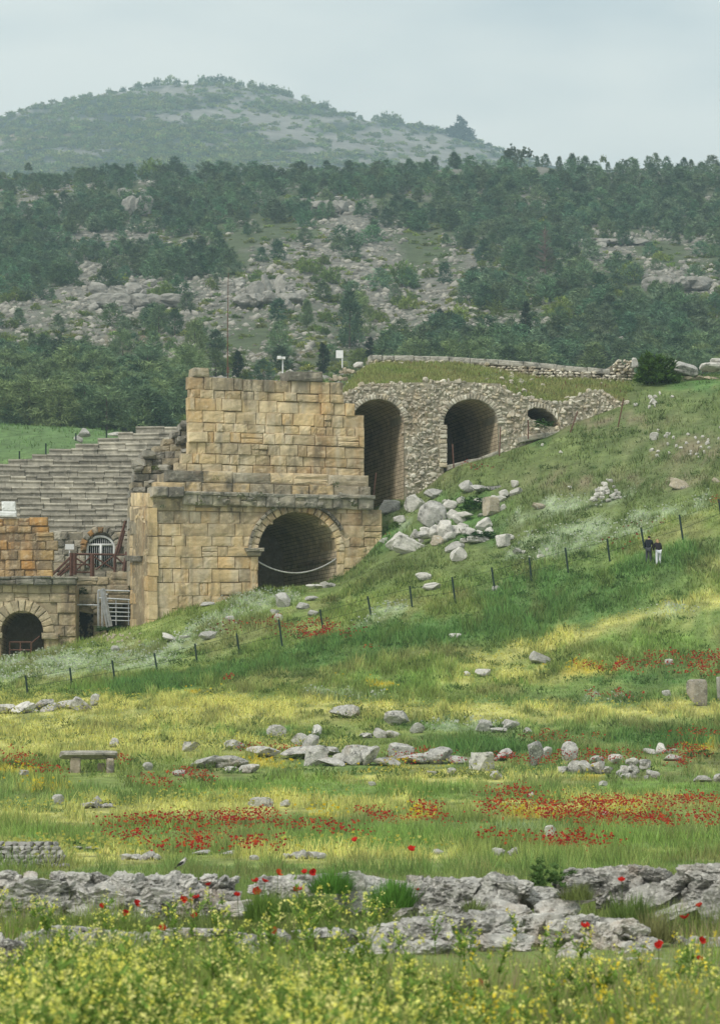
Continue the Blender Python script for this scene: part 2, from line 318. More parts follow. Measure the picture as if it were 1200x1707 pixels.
# ------------------------------------------------------------------ rocks
def ico(sub):
    import bmesh
    bm = bmesh.new(); bmesh.ops.create_icosphere(bm, subdivisions=sub, radius=1.); v = np.array([x.co[:] for x in bm.verts]); f = [tuple(q.index for q in p.verts) for p in bm.faces]; bm.free(); return v, f
ICO = {k: ico(k) for k in (1, 2, 3, 4, 5)}
def rock(w, dp, h, sub=3, cuts=9, rough=.16, seed=0, hewn=0., fine=.05):
    seed = abs(int(seed)); v, f = ICO[sub]; v = v.copy(); r = np.random.default_rng(seed)
    if hewn: v = np.sign(v)*np.abs(v)**(1-.72*hewn); v /= np.abs(v).max()
    for _ in range(cuts):
        n = r.normal(0, 1, 3); n[2] *= .7; n /= np.linalg.norm(n); k = (v@n)-r.uniform(.42, .82)*(1.3 if hewn > .4 else 1); v = v-n*np.maximum(k, 0)[:, None]
    s = seed*1.7 % 97
    dsp = (fbm(v[:, 0]*1.6+s, v[:, 1]*1.6, v[:, 2]*1.6, seed % 91, 3)-.5)*2*rough+(fbm(v[:, 0]*6+s, v[:, 1]*6, v[:, 2]*6, seed % 83+7, 3)-.5)*2*fine
    if fine > .07: q_ = np.abs(fbm(v[:, 0]*4.3+s, v[:, 1]*4.3, v[:, 2]*6.5, seed % 57+3, 4, .6)-.5)*2; dsp -= fine*1.4*np.exp(-q_*14)+(fbm(v[:, 0]*14, v[:, 1]*14, v[:, 2]*14, 5, 2)-.5)*fine
    v = v*(1+dsp)[:, None]; v -= (v.max(0)+v.min(0))/2; v /= (v.max(0)-v.min(0))
    return v*np.array([w, dp, h])+np.array([0, 0, h/2]), f
def rotz(v, a, tilt=0.):
    c, s = math.cos(tilt), math.sin(tilt); v = v@np.array([[c, 0, s], [0, 1, 0], [-s, 0, c]])     # tilt in the picture plane, + = left side up
    c, s = math.cos(a), math.sin(a); return v@np.array([[c, s, 0], [-s, c, 0], [0, 0, 1]])
GREY, PALE, TAN = (.44, .43, .40), (.60, .58, .53), (.46, .40, .30)
ROCKPOS = [(126, 1292, 40), (184, 1292, 40), (155, 1292, 60), (1161, 1176, 34), (819, 858, 26)]
def put_rock(px, by, w, h, name='boulder', label='', cat='rock', group=None, hewn=0., tilt=0., col=GREY, mat='limestone', sub=3, cuts=9, n=1, rough=.16, d=None, sink=.12, seed=None):
    """one stone, or a heap of n stones lying against each other, by its frame position"""
    ROCKPOS.append((px, by, w)); mat = 'crag' if mat == 'limestone' and by > 1150 else mat
    seed = seed if seed is not None else int(px*13+by*7); d0_ = d; d = d or hit(px, by); m = F/d; k_ = d0_ is None and 60 < d < 145; w, h = w*(1.13 if k_ else 1.), h*(1.24 if k_ else 1.); W, H = w/m, h/m; r = np.random.default_rng(seed); mb = MB(); base = gp(px, d)
    base[2] = P(px, by, d)[2]
    if n >= 6:
        for i in range(n*3):
            ww = W*r.uniform(.10, .22)*(1.5 if n < 10 else 1.); x_ = r.uniform(-.5, .5); tp_ = H*max(.12, (1-abs(x_)*1.75))*r.uniform(.75, 1.05); z_ = r.uniform(0, 1)*tp_; v, f = rock(ww, ww*.9, ww*.75, 2, 7, .15, seed+i, hewn); v = rotz(v, r.uniform(-1, 1), r.normal(0, .3)); v[:, 2] -= ww*.3
            mb.add(v+base+np.array([x_*W, z_*.25-.15*W, z_]), f, np.array(col)*r.uniform(.8, 1.12))
    elif n == 1:
        v, f = rock(W, max(W*.6, H*.8), H*(1+sink), sub, cuts, rough, seed, hewn); v[:, 2] -= H*sink; mb.add(rotz(v, r.uniform(-.3, .3), tilt)+base, f, col)
    else:
        for i in range(n):
            k = i/max(n-1, 1)-.5; hh = H*(1-1.1*abs(k)**1.5*1.2)*r.uniform(.55, 1.); ww = W/n*r.uniform(1.35, 2.2); v, f = rock(ww, ww*.8, hh*1.2, sub, cuts, rough, seed+i, hewn*r.uniform(.5, 1))
            v = rotz(v, r.uniform(-1, 1), tilt+r.uniform(-.15, .15)); v[:, 2] -= hh*.15; mb.add(v+base+np.array([k*W*.86, r.uniform(-.3, .3)*W*.25, 0]), f, np.array(col)*r.uniform(.8, 1.12))
    o = mb.build(name, M[mat], None, False); tag(o, label, cat, group); return o
# ================================================================== ruined buildings
class Pl:
    """a vertical wall plane; features are laid out on it by their frame position at its own real distance"""
    def __init__(s, px, py, d, ang, u=None):
        s.o = P(px, py, d); s.u = np.array([math.cos(ang), math.sin(ang), 0.]) if u is None else np.array(u, float); s.n = np.array([s.u[1], -s.u[0], 0.])
    def at(s, px, py, out=0.):
        tx, tz = ray(px, py); r = np.array([float(tx), 1., float(tz)]); q = (s.o@s.n)/(r@s.n); return r*q+s.n*out
def block(mb, pl, q, out, t, ch, col, jit=.5):
    """one dressed stone: q = its four corners TL TR BR BL, chamfered edge ch"""
    q = np.array(q, float)+RNG.normal(0, jit, (4, 2))*.5; c = q.mean(0); qi = c+(q-c)*(1-np.minimum(2*ch/np.maximum(np.ptp(q, 0), 1), .5))
    # worn face: a small grid, its rim chipped back at random
    nx, ny = 5, 4; s0 = RNG.integers(0, 999); v, f = [], []; cc = []
    for j in range(ny+1):
        for i in range(nx+1):
            a, b = i/nx, j/ny; rim = i in (0, nx) or j in (0, ny); p = (qi[0]*(1-a)+qi[1]*a)*(1-b)+(qi[3]*(1-a)+qi[2]*a)*b
            chip = RNG.random()**3 if rim else 0
            if rim: p = p+(c-p)*chip*min(.10, 1.6/max(np.ptp(q[:, 0]), 6))
            v.append(pl.at(*p, out+RNG.normal(0, .007)-(.03*chip+.01 if rim else 0)))
    for j in range(ny):
        for i in range(nx): k = j*(nx+1)+i; f.append((k+nx+1, k+nx+2, k+1, k))
    n0 = len(v); v += [pl.at(*p, out-.06) for p in q]+[pl.at(*p, out-t) for p in q]
    top_ = list(range(nx+1)); rgt = [j*(nx+1)+nx for j in range(ny+1)]; bot_ = [ny*(nx+1)+i for i in range(nx, -1, -1)]; lft = [j*(nx+1) for j in range(ny, -1, -1)]
    for k, e in enumerate((top_, rgt, bot_, lft)):
        l = (k+1) % 4; f.append(tuple(e)+(n0+l, n0+k)); f.append((n0+k, n0+l, n0+4+l, n0+4+k))
    if pl is STAINED:
        pts = [(qi[0]*(1-i/nx)+qi[1]*i/nx)*(1-j/ny)+(qi[3]*(1-i/nx)+qi[2]*i/nx)*j/ny for j in range(ny+1) for i in range(nx+1)]; pts += list(q)+list(q); pts = np.array(pts); k = stain(pts[:, 0], pts[:, 1])[:, None]; k2 = (sstep(.56, .70, fbm(pts[:, 0]/9, pts[:, 1]/60, 0, 66, 3))*.55)[:, None]
        col = (np.array(col)*(1-k2)+np.array([.66, .585, .45])*k2)*(1-k)+np.array([.155, .14, .11])*k
    mb.add(v, f, col)
STAINED = None
def stain(x, y):
    # black crust and water streaks that start under each ledge and along the wall top
    s = fbm(x/7, y/70, 0, 61, 3); b = fbm(x/22, y/16, 0, 62, 4); k = 0
    for y0, sl_, L_, a_ in ((838, .026, 26, .95), (626, .05, 20, 1.), (803, .026, 16, .7), (735, .03, 14, .35)): t_ = y-(y0+sl_*(x-300)); k = np.maximum(k, np.where(t_ > -3, np.exp(-np.maximum(t_, 0)/(L_*(.3+1.5*s))), 0)*a_*sstep(.36, .60, s))
    return np.clip(np.maximum(k, sstep(.62, .74, b)*.5), 0, .8)*.85
def pick(pal): i = RNG.integers(len(pal)); return np.array(pal[i])*RNG.uniform(.82, 1.14)
def ashlar(mb, pl, ys, slope, x0, xl, xr, holes, wr, pal, out=0., t=.5, ch=.8, jo=.03, colf=None, miss=0.):
    for y0, y1 in zip(ys[:-1], ys[1:]):
        ym = (y0+y1)/2; iv = [(xl(ym), xr(ym))]
        for h in holes:
            q = h(ym)
            if q:
                nv = []
                for a, b in iv:
                    if q[0] > a: nv.append((a, min(b, q[0])))
                    if q[1] < b: nv.append((max(a, q[1]), b))
                iv = [z for z in nv if z[1]-z[0] > 2.5]
        for a, b in iv:
            x = a
            while x < b-.5:
                w = RNG.uniform(*wr); e = x+w
                if b-e < wr[0]*.6: e = b
                if RNG.random() >= miss:
                    s = slope(ym); ya, yb = (x-x0)*s, (e-x0)*s; g = .3
                    c = pick(pal); c = colf(c, (x+e)/2, ym) if colf else c; dy0, dy1 = RNG.normal(0, .5, 2); sp = RNG.random() < .07 and y1-y0 > 13
                    for a0, a1 in (((0, .5), (.5, 1)) if sp else ((0, 1),)):
                        h_ = y1-y0; block(mb, pl, [(x+g, y0+a0*h_+ya+g+dy0), (e-g, y0+a0*h_+yb+g+dy0), (e-g, y0+a1*h_+yb-g+dy1), (x+g, y0+a1*h_+ya-g+dy1)], out+RNG.normal(0, jo), t, ch, c*RNG.uniform(.92, 1.08))
                x = e
def core(mb, pl, xs, top, bot, holes, out, t, col):
    """solid wall body with arched openings cut through it, as a row of prisms"""
    xs = sorted(set(xs)|{e for h in holes for e in h[:2]})
    for a, b in zip(xs[:-1], xs[1:]):
        m = (a+b)/2; segs = [((top(a), top(b)), (bot(a), bot(b)))]
        for hx0, hx1, ht, hb in holes:
            if hx0 < m < hx1: segs = [(segs[0][0], (ht(a), ht(b)))]+([((hb(a), hb(b)), segs[0][1])] if hb(m) < bot(m) else [])
        for (ta, tb), (ba, bb) in segs:
            if ba <= ta and bb <= tb: continue
            q = [(a, ta), (b, tb), (b, bb), (a, ba)]; v = [pl.at(*p, out) for p in q]+[pl.at(*p, out-t) for p in q]
            mb.add(v, [(3, 2, 1, 0), (4, 5, 6, 7), (0, 1, 5, 4), (3, 7, 6, 2), (0, 4, 7, 3), (1, 2, 6, 5)], col)
def archhole(cx, ys, r, base, ry=None):
    ry = ry or r; return (cx-r, cx+r, lambda x: ys-ry*math.sqrt(max(0, 1-((x-cx)/r)**2)), lambda x: base)
def span(cx, ys, r, base, ry=None):
    ry = ry or r
    def f(y):
        if y > base or y < ys-ry: return None
        if y >= ys: return (cx-r, cx+r)
        k = r*math.sqrt(max(0, 1-((y-ys)/ry)**2)); return (cx-k, cx+k)
    return f
def tunnel(name, pl, cx, ys, r, base, L, parent, mat, ry=None, profile=None):
    """barrel vault behind an arch: brick courses run along its depth"""
    ry = ry or r
    pr = profile or [(cx-r, base)]+[(cx-r, base+(ys-base)*k/4) for k in (1, 2, 3)]+[(cx-r*math.cos(a), ys-ry*math.sin(a)) for a in np.linspace(0, math.pi, 25)]+[(cx+r, ys+(base-ys)*k/4) for k in (1, 2, 3, 4)]
    v, f, uv = [], [], []; K = 9; acc = 0; pp = None
    for i, p in enumerate(pr):
        w = pl.at(*p, -.06); acc += 0 if pp is None else np.linalg.norm(w-pp); pp = w
        for k in range(K): v.append(w-pl.n*L*k/(K-1)); uv.append((L*k/(K-1), acc))
    for i in range(len(pr)-1):
        for k in range(K-1): a = i*K+k; f.append((a, a+1, a+K+1, a+K))
    o = link_mesh(name, v, f, mat, parent, None, False, uv)
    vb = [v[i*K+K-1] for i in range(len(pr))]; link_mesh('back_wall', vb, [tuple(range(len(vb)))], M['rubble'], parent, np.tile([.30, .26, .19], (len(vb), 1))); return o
def voussoirs(mb, pl, cx, cyy, r0, r1, a0, a1, n, out, t, pal, ry=1., ch=.5, jr=0.):
    A = np.linspace(a0, a1, n+1)
    for p, q in zip(A[:-1], A[1:]):
        g = (q-p)*.05; p, q = p+g, q-g; ro = r1+RNG.normal(0, 1)*jr
        pt = lambda a, r: (cx-r*math.cos(a), cyy-r*ry*math.sin(a))
        block(mb, pl, [pt(p, ro), pt(q, ro), pt(q, r0), pt(p, r0)], out+RNG.normal(0, .015), t, ch, pick(pal), .2)
def brick_mat():
    m, n, b, o = new_mat('vault_masonry'); u = n.nodes.new('ShaderNodeUVMap'); k = n.nodes.new('ShaderNodeTexBrick'); n.links.new(u.outputs[0], k.inputs['Vector'])
    k.inputs['Scale'].default_value = 1.; k.inputs['Brick Width'].default_value = .55; k.inputs['Row Height'].default_value = .24; k.inputs['Mortar Size'].default_value = .025; k.inputs['Mortar Smooth'].default_value = .4
    k.inputs['Color1'].default_value = (.62, .52, .37, 1); k.inputs['Color2'].default_value = (.52, .43, .30, 1); k.inputs['Mortar'].default_value = (.20, .16, .11, 1)
    z = noise_n(n, 1.2, 6, .7); c = mixc(n, 1.0, k.outputs['Color'], ramp(n, z, .3, .7, (.5, .5, .5, 1), (1.3, 1.3, 1.3, 1)), 'MULTIPLY'); n.links.new(c, b.inputs['Base Color'])
    bump(n, b, k.outputs['Fac'], -.8, .05); return m
M['brick'] = brick_mat()
OCH = [(.62, .475, .275), (.64, .505, .305), (.60, .45, .245), (.63, .49, .285), (.61, .43, .22), (.66, .53, .335), (.57, .445, .265)]
DIRTY = [(.30, .265, .195), (.25, .225, .175), (.38, .32, .22), (.20, .185, .15)]
LIME = [(.40, .36, .28), (.47, .43, .34), (.34, .305, .24), (.50, .46, .37)]

# ---- the great arched side building
GB = Pl(246, 930, 168, R(19)); gate = thing('gate_building', 'tall ochre ashlar block with one big round arch and a weathered cornice', 'ruin', tuple(P(430, 980, 171)))
STAINED = GB
core_m = MB(); GH = archhole(496, 919, 66, 992)
core(core_m, GB, [246, 330, 415], lambda x: 842+.02*(x-250), lambda x: 1060, [], -.12, 3.3, (.34, .27, .17))
core(core_m, GB, [415]+list(np.linspace(430, 562, 34))+[600, 637], lambda x: 842+.02*(x-250), lambda x: 1060, [GH], -.12, 3., (.34, .27, .17))
core(core_m, GB, [256, 300, 450, 620], lambda x: 824+.03*(x-250), lambda x: 846, [], .0, 3.2, (.25, .21, .15))
core(core_m, GB, [284, 300, 450, 614], lambda x: 785+.03*(x-300), lambda x: 828, [], -.35, 2.6, (.3, .25, .17))
core(core_m, GB, [325, 400, 574], lambda x: 629+.043*(x-318), lambda x: 790, [], -.62, 1., (.34, .27, .17))
core(core_m, GB, [574, 594], lambda x: 672, lambda x: 790, [], -.62, 1., (.34, .27, .17)); core(core_m, GB, [594, 612], lambda x: 690, lambda x: 790, [], -.62, 1., (.34, .27, .17))
core_m.build('wall_core', M['ashlar'], gate)
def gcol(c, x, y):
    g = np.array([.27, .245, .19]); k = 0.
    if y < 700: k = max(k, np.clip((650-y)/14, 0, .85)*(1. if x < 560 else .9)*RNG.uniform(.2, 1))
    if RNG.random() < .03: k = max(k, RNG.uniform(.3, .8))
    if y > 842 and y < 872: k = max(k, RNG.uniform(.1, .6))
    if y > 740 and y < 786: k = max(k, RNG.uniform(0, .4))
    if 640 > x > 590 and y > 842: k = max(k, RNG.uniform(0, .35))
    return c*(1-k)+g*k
up = MB(); st = lambda T_: (lambda y: next(v for lim, v in T_ if y < lim))
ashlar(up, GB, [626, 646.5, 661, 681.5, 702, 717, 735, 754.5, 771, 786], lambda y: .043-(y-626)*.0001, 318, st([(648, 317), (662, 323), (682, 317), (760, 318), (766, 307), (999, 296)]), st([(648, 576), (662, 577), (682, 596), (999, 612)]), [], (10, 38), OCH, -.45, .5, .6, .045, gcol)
# the broken hollow above the plinth at the left
up.build('upper_wall', M['ashlar'], gate)
tp = MB(); block(tp, GB, [(328, 611), (352, 612), (353, 627), (326, 626)], -.4, 1.2, 2, (.40, .34, .23)); tp.build('crowning_block', M['cornice'], gate); tp = MB(); block(tp, GB, [(482, 618), (541, 618.5), (541.5, 635), (483, 634)], -.3, 1.6, 2, (.20, .185, .15)); block(tp, GB, [(496, 633), (532, 634), (532, 640), (496, 640)], -.5, 1., 1, (.27, .24, .18))
tp.build('crowning_block', M['cornice'], gate)
pm = MB()
ashlar(pm, GB, [784, 803], lambda y: .024, 300, lambda y: 279, lambda y: 616, [], (38, 62), OCH+DIRTY, -.12, .7, 3.2, .02)
ashlar(pm, GB, [803, 821], lambda y: .026, 300, lambda y: 259, lambda y: 618, [], (24, 52), DIRTY+OCH[:3], .02, .8, 1.4, .05)
pm.build('plinth_moulding', M['cornice'], gate, False)
co = MB(); ashlar(co, GB, [812, 829], lambda y: .0, 250, lambda y: 250, lambda y: 304, [], (24, 30), [(.15, .14, .12), (.2, .185, .16)], .55, 1.2, 2, .03)
ashlar(co, GB, [821, 842], lambda y: .026, 300, lambda y: 304, lambda y: 621, [], (14, 34), [(.36, .33, .27), (.42, .38, .30), (.30, .285, .235), (.46, .41, .30)], .30, 1., 2., .05)
ashlar(co, GB, [819, 826], lambda y: .026, 300, lambda y: 304, lambda y: 622, [], (22, 46), [(.33, .31, .26), (.25, .24, .2)], .46, 1., 1., .03)
for i in range(16):
    x = RNG.uniform(300, 618); w = RNG.uniform(.3, .6); v, f = rock(w, .5, RNG.uniform(.25, .5), 2, 6, .2, 900+i); co.add(v+GB.at(x, 842+.026*(x-300)-RNG.uniform(0, 16), .22), f, np.array([.34, .32, .26])*RNG.uniform(.7, 1.3))
co.build('cornice', M['cornice'], gate)
lw = MB(); ring_sp = span(496, 919, 70, 1100)
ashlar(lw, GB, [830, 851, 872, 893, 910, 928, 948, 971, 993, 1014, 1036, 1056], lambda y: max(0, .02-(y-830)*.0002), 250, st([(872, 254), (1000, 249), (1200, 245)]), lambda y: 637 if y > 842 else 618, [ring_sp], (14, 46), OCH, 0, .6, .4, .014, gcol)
lw.build('lower_wall', M['ashlar'], gate)
ar = MB(); voussoirs(ar, GB, 496, 919, 65.5, 78, 0.0, math.pi, 19, .10, .6, OCH[:5]+[(.5, .43, .3)]); ar.build('arch_ring', M['ashlar'], gate)
am = MB(); voussoirs(am, GB, 496, 919, 78, 83, 0.0, math.pi*.86, 19, .20, .5, [(.42, .37, .27), (.30, .27, .21)]); voussoirs(am, GB, 496, 919, 78, 83.5, math.pi*.55, math.pi*.86, 8, .26, .5, [(.10, .09, .07)]); am.build('arch_moulding', M['cornice'], gate)  # near-black run on the right is the moulding's shadow put into colour
cp = MB(); block(cp, GB, [(407, 914), (438, 914), (437, 920), (409, 920)], .42, .8, .6, (.30, .27, .21)); block(cp, GB, [(410, 920), (435, 920), (433, 927), (413, 927)], .26, .7, .6, (.42, .36, .25)); cp.build('impost_capital', M['cornice'], gate)
jb = MB(); ashlar(jb, GB, [927, 950, 974, 1000], lambda y: 0, 430, lambda y: 418, lambda y: 430.5, [], (12, 13), OCH, .09, .5, .5); jb.build('door_jamb', M['ashlar'], gate); jb = MB(); ashlar(jb, GB, [919, 940, 962, 985], lambda y: 0, 430, lambda y: 561.5, lambda y: 574, [], (12, 13), OCH, .05, .5, .5); jb.build('door_jamb', M['ashlar'], gate)
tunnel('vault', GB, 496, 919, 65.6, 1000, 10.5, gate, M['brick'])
il = MB(); a = GB.at(560.5, 932, -.3); il.tube([a-GB.n*0+GB.u*-.1, a-GB.n*6.9+GB.u*-.1], .12, (.2, .17, .12)); il.build('inner_ledge', M['ashlar'], gate)
# left return of the block with its blind niche
RT = Pl(246, 930, 168, 0, u=GB.n*-1*-1); RT.u = GB.n.copy(); RT.n = -GB.u.copy()
rt = MB(); ashlar(rt, RT, [822, 845, 870, 893, 915, 938, 960, 984, 1008, 1032, 1056], lambda y: .05, 246, lambda y: 216, lambda y: 247, [lambda y: (228, 240) if y > 868 else None], (9, 16), OCH+[(.33, .29, .21)], 0, .6, .5, .03)
rt.build('return_wall', M['ashlar'], gate)
nc = MB(); core(nc, RT, [217, 243], lambda x: 850, lambda x: 1075, [], -.55, 1., (.20, .17, .12)); nc.build('niche_back', M['ashlar'], gate)  # recess shade put into the niche back's darker colour
nr = MB(); voussoirs(nr, RT, 234, 872, 6, 8.5, 0, math.pi, 7, .06, .5, OCH, ry=2.); block(nr, RT, [(212, 926), (239, 927), (238, 936), (214, 935)], .2, .5, .5, (.22, .2, .16)); nr.build('pilaster_capital', M['cornice'], gate)
tag(link_mesh('cable', *(lambda mb: (np.concatenate(mb.v), mb.f))((lambda mb: (mb.tube([GB.at(430+132*t, 935-4*t+4*22*t*(1-t), -.15) for t in np.linspace(0, 1, 17)], .05, n=5), mb)[1])(MB())), M['cable'], None, None, True), 'pale cable hanging in a shallow curve across the big dark archway', 'cable')

# ---- rough stepped masonry between the block and the seats
AN = Pl(280, 760, 174.5, R(10)); an = MB()
xlf = lambda y: np.interp(y, [706, 728, 752, 762, 800, 812, 880, 960], [305, 283, 250, 228, 222, 218, 216, 216]); xrf = lambda y: np.interp(y, [700, 760, 800, 830, 960], [322, 322, 290, 252, 250])
ashlar(an, AN, [706, 718, 730, 741, 753, 765, 777, 789, 801, 813, 826, 840, 860, 880, 902, 925, 950, 975], lambda y: -.02, 280, xlf, xrf, [], (12, 30), [(.36, .335, .28), (.30, .28, .235), (.40, .36, .27), (.44, .37, .25)], 0, 1.6, 1.4, .12)
for i in range(16):
    y = RNG.uniform(712, 850); x = RNG.uniform(xlf(y), xrf(y)-4); w = RNG.uniform(.4, 1.); v, f = rock(w, .6, w*RNG.uniform(.4, .6), 3, 4, .1, 300+i, .85); an.add(rotz(v, RNG.uniform(-.3, .3), RNG.normal(0, .1))+AN.at(x, y, .25), f, np.array([.33, .31, .26])*RNG.uniform(.7, 1.25))
tag(an.build('stepped_end_wall', M['cornice']), 'grey weathered stepped end wall of the seating beside the arched block', 'ruin wall')

# ---- the curved seating
cav = thing('theatre_seating', 'curved grey stone seat rows of the ancient theatre rising behind the stage ruins', 'seating', tuple(P(110, 900, 186)))
c0 = P(60, 900, 157); seat = MB(); rowsN = 20
tl = [(700, 240), (707, 236), (715, 218), (727, 172), (736, 140), (747, 84), (763, 34), (770, -10), (785, -130), (990, -130)]
tr = [(700, 318), (745, 318), (746, 262), (770, 232), (800, 226), (888, 222), (960, 222)]
for r in range(rowsN):
    y = 884-9.05*r; Rr = 28+.66*r; dmid = c0[1]+Rr; z = P(100, y, dmid)[2]; rise = .42
    lx = np.interp(y, [a for a, b in tl], [b for a, b in tl]); rx = np.interp(y, [a for a, b in tr], [b for a, b in tr]); m = F/dmid
    X0, X1 = (lx-CX)/m, (rx-CX)/m; x = X0; fy = lambda X: c0[1]+math.sqrt(max(Rr**2-(X-c0[0])**2, 1))-.05
    while x < X1-.2:
        w = RNG.uniform(.6, 2.1); e = min(x+w, X1); zj = RNG.normal(0, .028); yj = RNG.normal(0, .03); g = .015
        if RNG.random() > .01:
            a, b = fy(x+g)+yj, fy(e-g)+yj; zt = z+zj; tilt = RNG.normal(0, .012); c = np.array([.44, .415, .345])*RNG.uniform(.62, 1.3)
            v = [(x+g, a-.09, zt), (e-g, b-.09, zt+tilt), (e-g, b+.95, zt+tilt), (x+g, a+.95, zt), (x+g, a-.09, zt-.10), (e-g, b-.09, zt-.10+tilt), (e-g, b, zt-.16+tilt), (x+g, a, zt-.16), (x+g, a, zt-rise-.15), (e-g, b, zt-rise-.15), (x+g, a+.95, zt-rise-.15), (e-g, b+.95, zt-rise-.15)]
            cc = np.array([c*1.15]*4+[c]*2+[c*.8]*6); seat.add(v, [(0, 1, 2, 3), (4, 5, 1, 0), (7, 6, 5, 4), (8, 9, 6, 7), (1, 5, 6, 9, 11, 2), (0, 3, 10, 8, 7, 4), (3, 2, 11, 10)], cc)  # light from above put into the colour: tops paler, risers darker
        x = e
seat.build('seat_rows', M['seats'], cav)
PD = Pl(150, 930, 184, R(2)); pd = MB(); GR = (168.5, 913, 23.8)
core(pd, PD, [-120, 60]+list(np.linspace(144.7, 192.3, 16))+[232], lambda x: 889, lambda x: 1010, [archhole(GR[0], GR[1], GR[2], 946, 20.5)], -.1, 1.6, (.22, .2, .15)); 
ashlar(pd, PD, [886, 900, 912, 925, 938, 952, 968], lambda y: 0, 150, lambda y: -120, lambda y: 232, [span(GR[0], GR[1], 26, 946, 23)], (9, 26), LIME+DIRTY, 0, .3, 1.2, .08)
pd.build('podium_wall', M['seats'], cav)
ra = MB(); voussoirs(ra, PD, 168.5, 914, 24, 33, -.15, math.pi+.15, 11, .28, .8, [(.36, .29, .19), (.33, .31, .25), (.40, .36, .28), (.42, .24, .10)], ry=1.1, ch=1.6, jr=1.); ra.build('arch_ring', M['cornice'], cav)
bk = MB(); core(bk, PD, [143, 195], lambda x: 888, lambda x: 950, [], -2.6, .3, (.012, .014, .018)); bk.build('passage_shade_panel', M['shade'], cav)  # near-black slab behind the grille stands in for shade in the passage
gr = MB(); A = [(168.5-22.5*math.cos(t), 914-20*math.sin(t)) for t in np.linspace(0, math.pi, 17)]; A = [(146, 946)]+A+[(191, 946)]
gr.tube([PD.at(*p, -.05) for p in A], .09, (.6, .6, .6)); gr.tube([PD.at(146, 908, -.05), PD.at(191, 908, -.05)], .08); gr.tube([PD.at(168.5, 908, -.03), PD.at(168.5, 946, -.03)], .08)
for k in range(-6, 7):
    x = 168.5+k*3.4; y = 914-20*math.sqrt(max(0, 1-((x-168.5)/22.5)**2)); gr.tube([PD.at(x, y, -.1), PD.at(x, 946, -.1)], .014, n=4)
gr.build('grille_gate', M['white'], cav, True)
LW = [((3, 836), (26, 836), (27, 852), (4, 852)), ((-6, 852), (28, 852), (28, 862), (-6, 862))]

# ---- stage building at the lower left
S1 = Pl(60, 1040, 169.6, R(3)); stg = thing('stage_building', 'low ochre wall at the left edge with round arch and dark ledge', 'ruin', tuple(P(60, 1096, 169.6)))
s = MB(); core(s, S1, [-120, -40]+list(np.linspace(1.5, 73.5, 20))+[100, 126], lambda x: 974, lambda x: 1130, [archhole(37.5, 1054, 36, 1110)], -.1, 5, (.3, .24, .15))
ashlar(s, S1, [974, 989, 1004, 1022, 1042, 1061, 1080, 1100, 1120], lambda y: .01, 60, lambda y: -120, lambda y: 127, [span(37.5, 1054, 39, 1130)], (16, 40), [(.42, .34, .2), (.46, .38, .24), (.38, .32, .21), (.35, .29, .19)], 0, .5, .9, .04)
s.build('wall', M['ashlar'], stg)
s = MB(); voussoirs(s, S1, 37.5, 1054, 35.6, 54, 0, math.pi, 13, .12, .6, [(.44, .36, .23), (.38, .32, .22), (.47, .4, .27)]); s.build('arch_ring', M['ashlar'], stg)
s = MB(); ashlar(s, S1, [961, 966, 975.5], lambda y: .0, 60, lambda y: -120, lambda y: 131 if y < 966 else 128, [], (26, 50), [(.17, .165, .14), (.22, .21, .17)], .45, 1.2, 1.2, .04); s.build('ledge', M['cornice'], stg)
s = MB(); block(s, S1, [(70, 1055), (99, 1056), (98, 1066), (71, 1065)], .3, .6, .8, (.43, .37, .25)); s.build('impost_block', M['ashlar'], stg); s = MB(); block(s, S1, [(-6, 1055), (5, 1055), (4, 1064), (-6, 1064)], .3, .6, .8, (.43, .37, .25)); s.build('impost_block', M['ashlar'], stg)
tunnel('vault', S1, 37.5, 1054, 35.7, 1120, 5.2, stg, M['brick'])
s = MB()
for p, q in (((16, 1070), (16, 1098)), ((34, 1070), (34, 1098)), ((52, 1070), (52, 1098)), ((16, 1070), (52, 1070)), ((16, 1083), (52, 1083)), ((52, 1072), (66, 1060))): s.tube([S1.at(*p, -.4), S1.at(*q, -.4)], .045)
tag(s.build('metal_barrier', M['rust']), 'thin metal barrier standing inside the low arch at the left edge', 'barrier')
S2 = Pl(50, 920, 173, R(3)); s = MB(); xr2 = st([(864, 52), (877, 80), (888, 82), (899, 90), (912, 97), (926, 90), (940, 82), (999, 88)])
ORG = [(.47, .33, .15), (.43, .32, .17), (.49, .37, .2), (.50, .29, .10), (.36, .28, .17)]
core(s, S2, [-120, 20, 78], lambda x: 866, lambda x: 975, [], -.1, 2., (.2, .15, .09)); ashlar(s, S2, [863, 877, 888, 902, 917, 934, 950, 964], lambda y: .0, 60, lambda y: -120, xr2, [], (14, 34), ORG, 0, .9, 1.2, .06)
tag(s.build('upper_stage_wall', M['ashlar']), 'broken orange ashlar wall standing on the dark ledge at the left edge', 'ruin wall')
s = MB()
for q in LW: block(s, S2, q, .1, .8, 1.2, (.66, .64, .6), .3)
tag(s.build('white_block', M['white']), 'bright white restored stone on top of the orange wall at the left edge', 'stone block')
S3 = Pl(170, 990, 176, R(3)); s = MB()
core(s, S3, [127.5, 156]+[180, 218], lambda x: 966, lambda x: 1075 if x < 178 else 1006, [(124, 156, lambda x: 1010+.05*(x-140)**2, lambda x: 1075)], -.1, 1.2, (.3, .25, .17))
ashlar(s, S3, [962, 975, 990, 1006], lambda y: .0, 60, lambda y: 129, lambda y: 216, [span(139, 1024, 17, 1090, 16)], (18, 38), [(.44, .37, .24), (.40, .35, .25), (.46, .40, .28)], 0, .5, 1., .05)
ashlar(s, S3, [1006, 1024, 1042, 1062], lambda y: .0, 60, lambda y: 129, lambda y: 178, [span(139, 1024, 17, 1090, 16)], (18, 38), [(.44, .37, .24), (.40, .35, .25)], 0, .5, 1., .05)
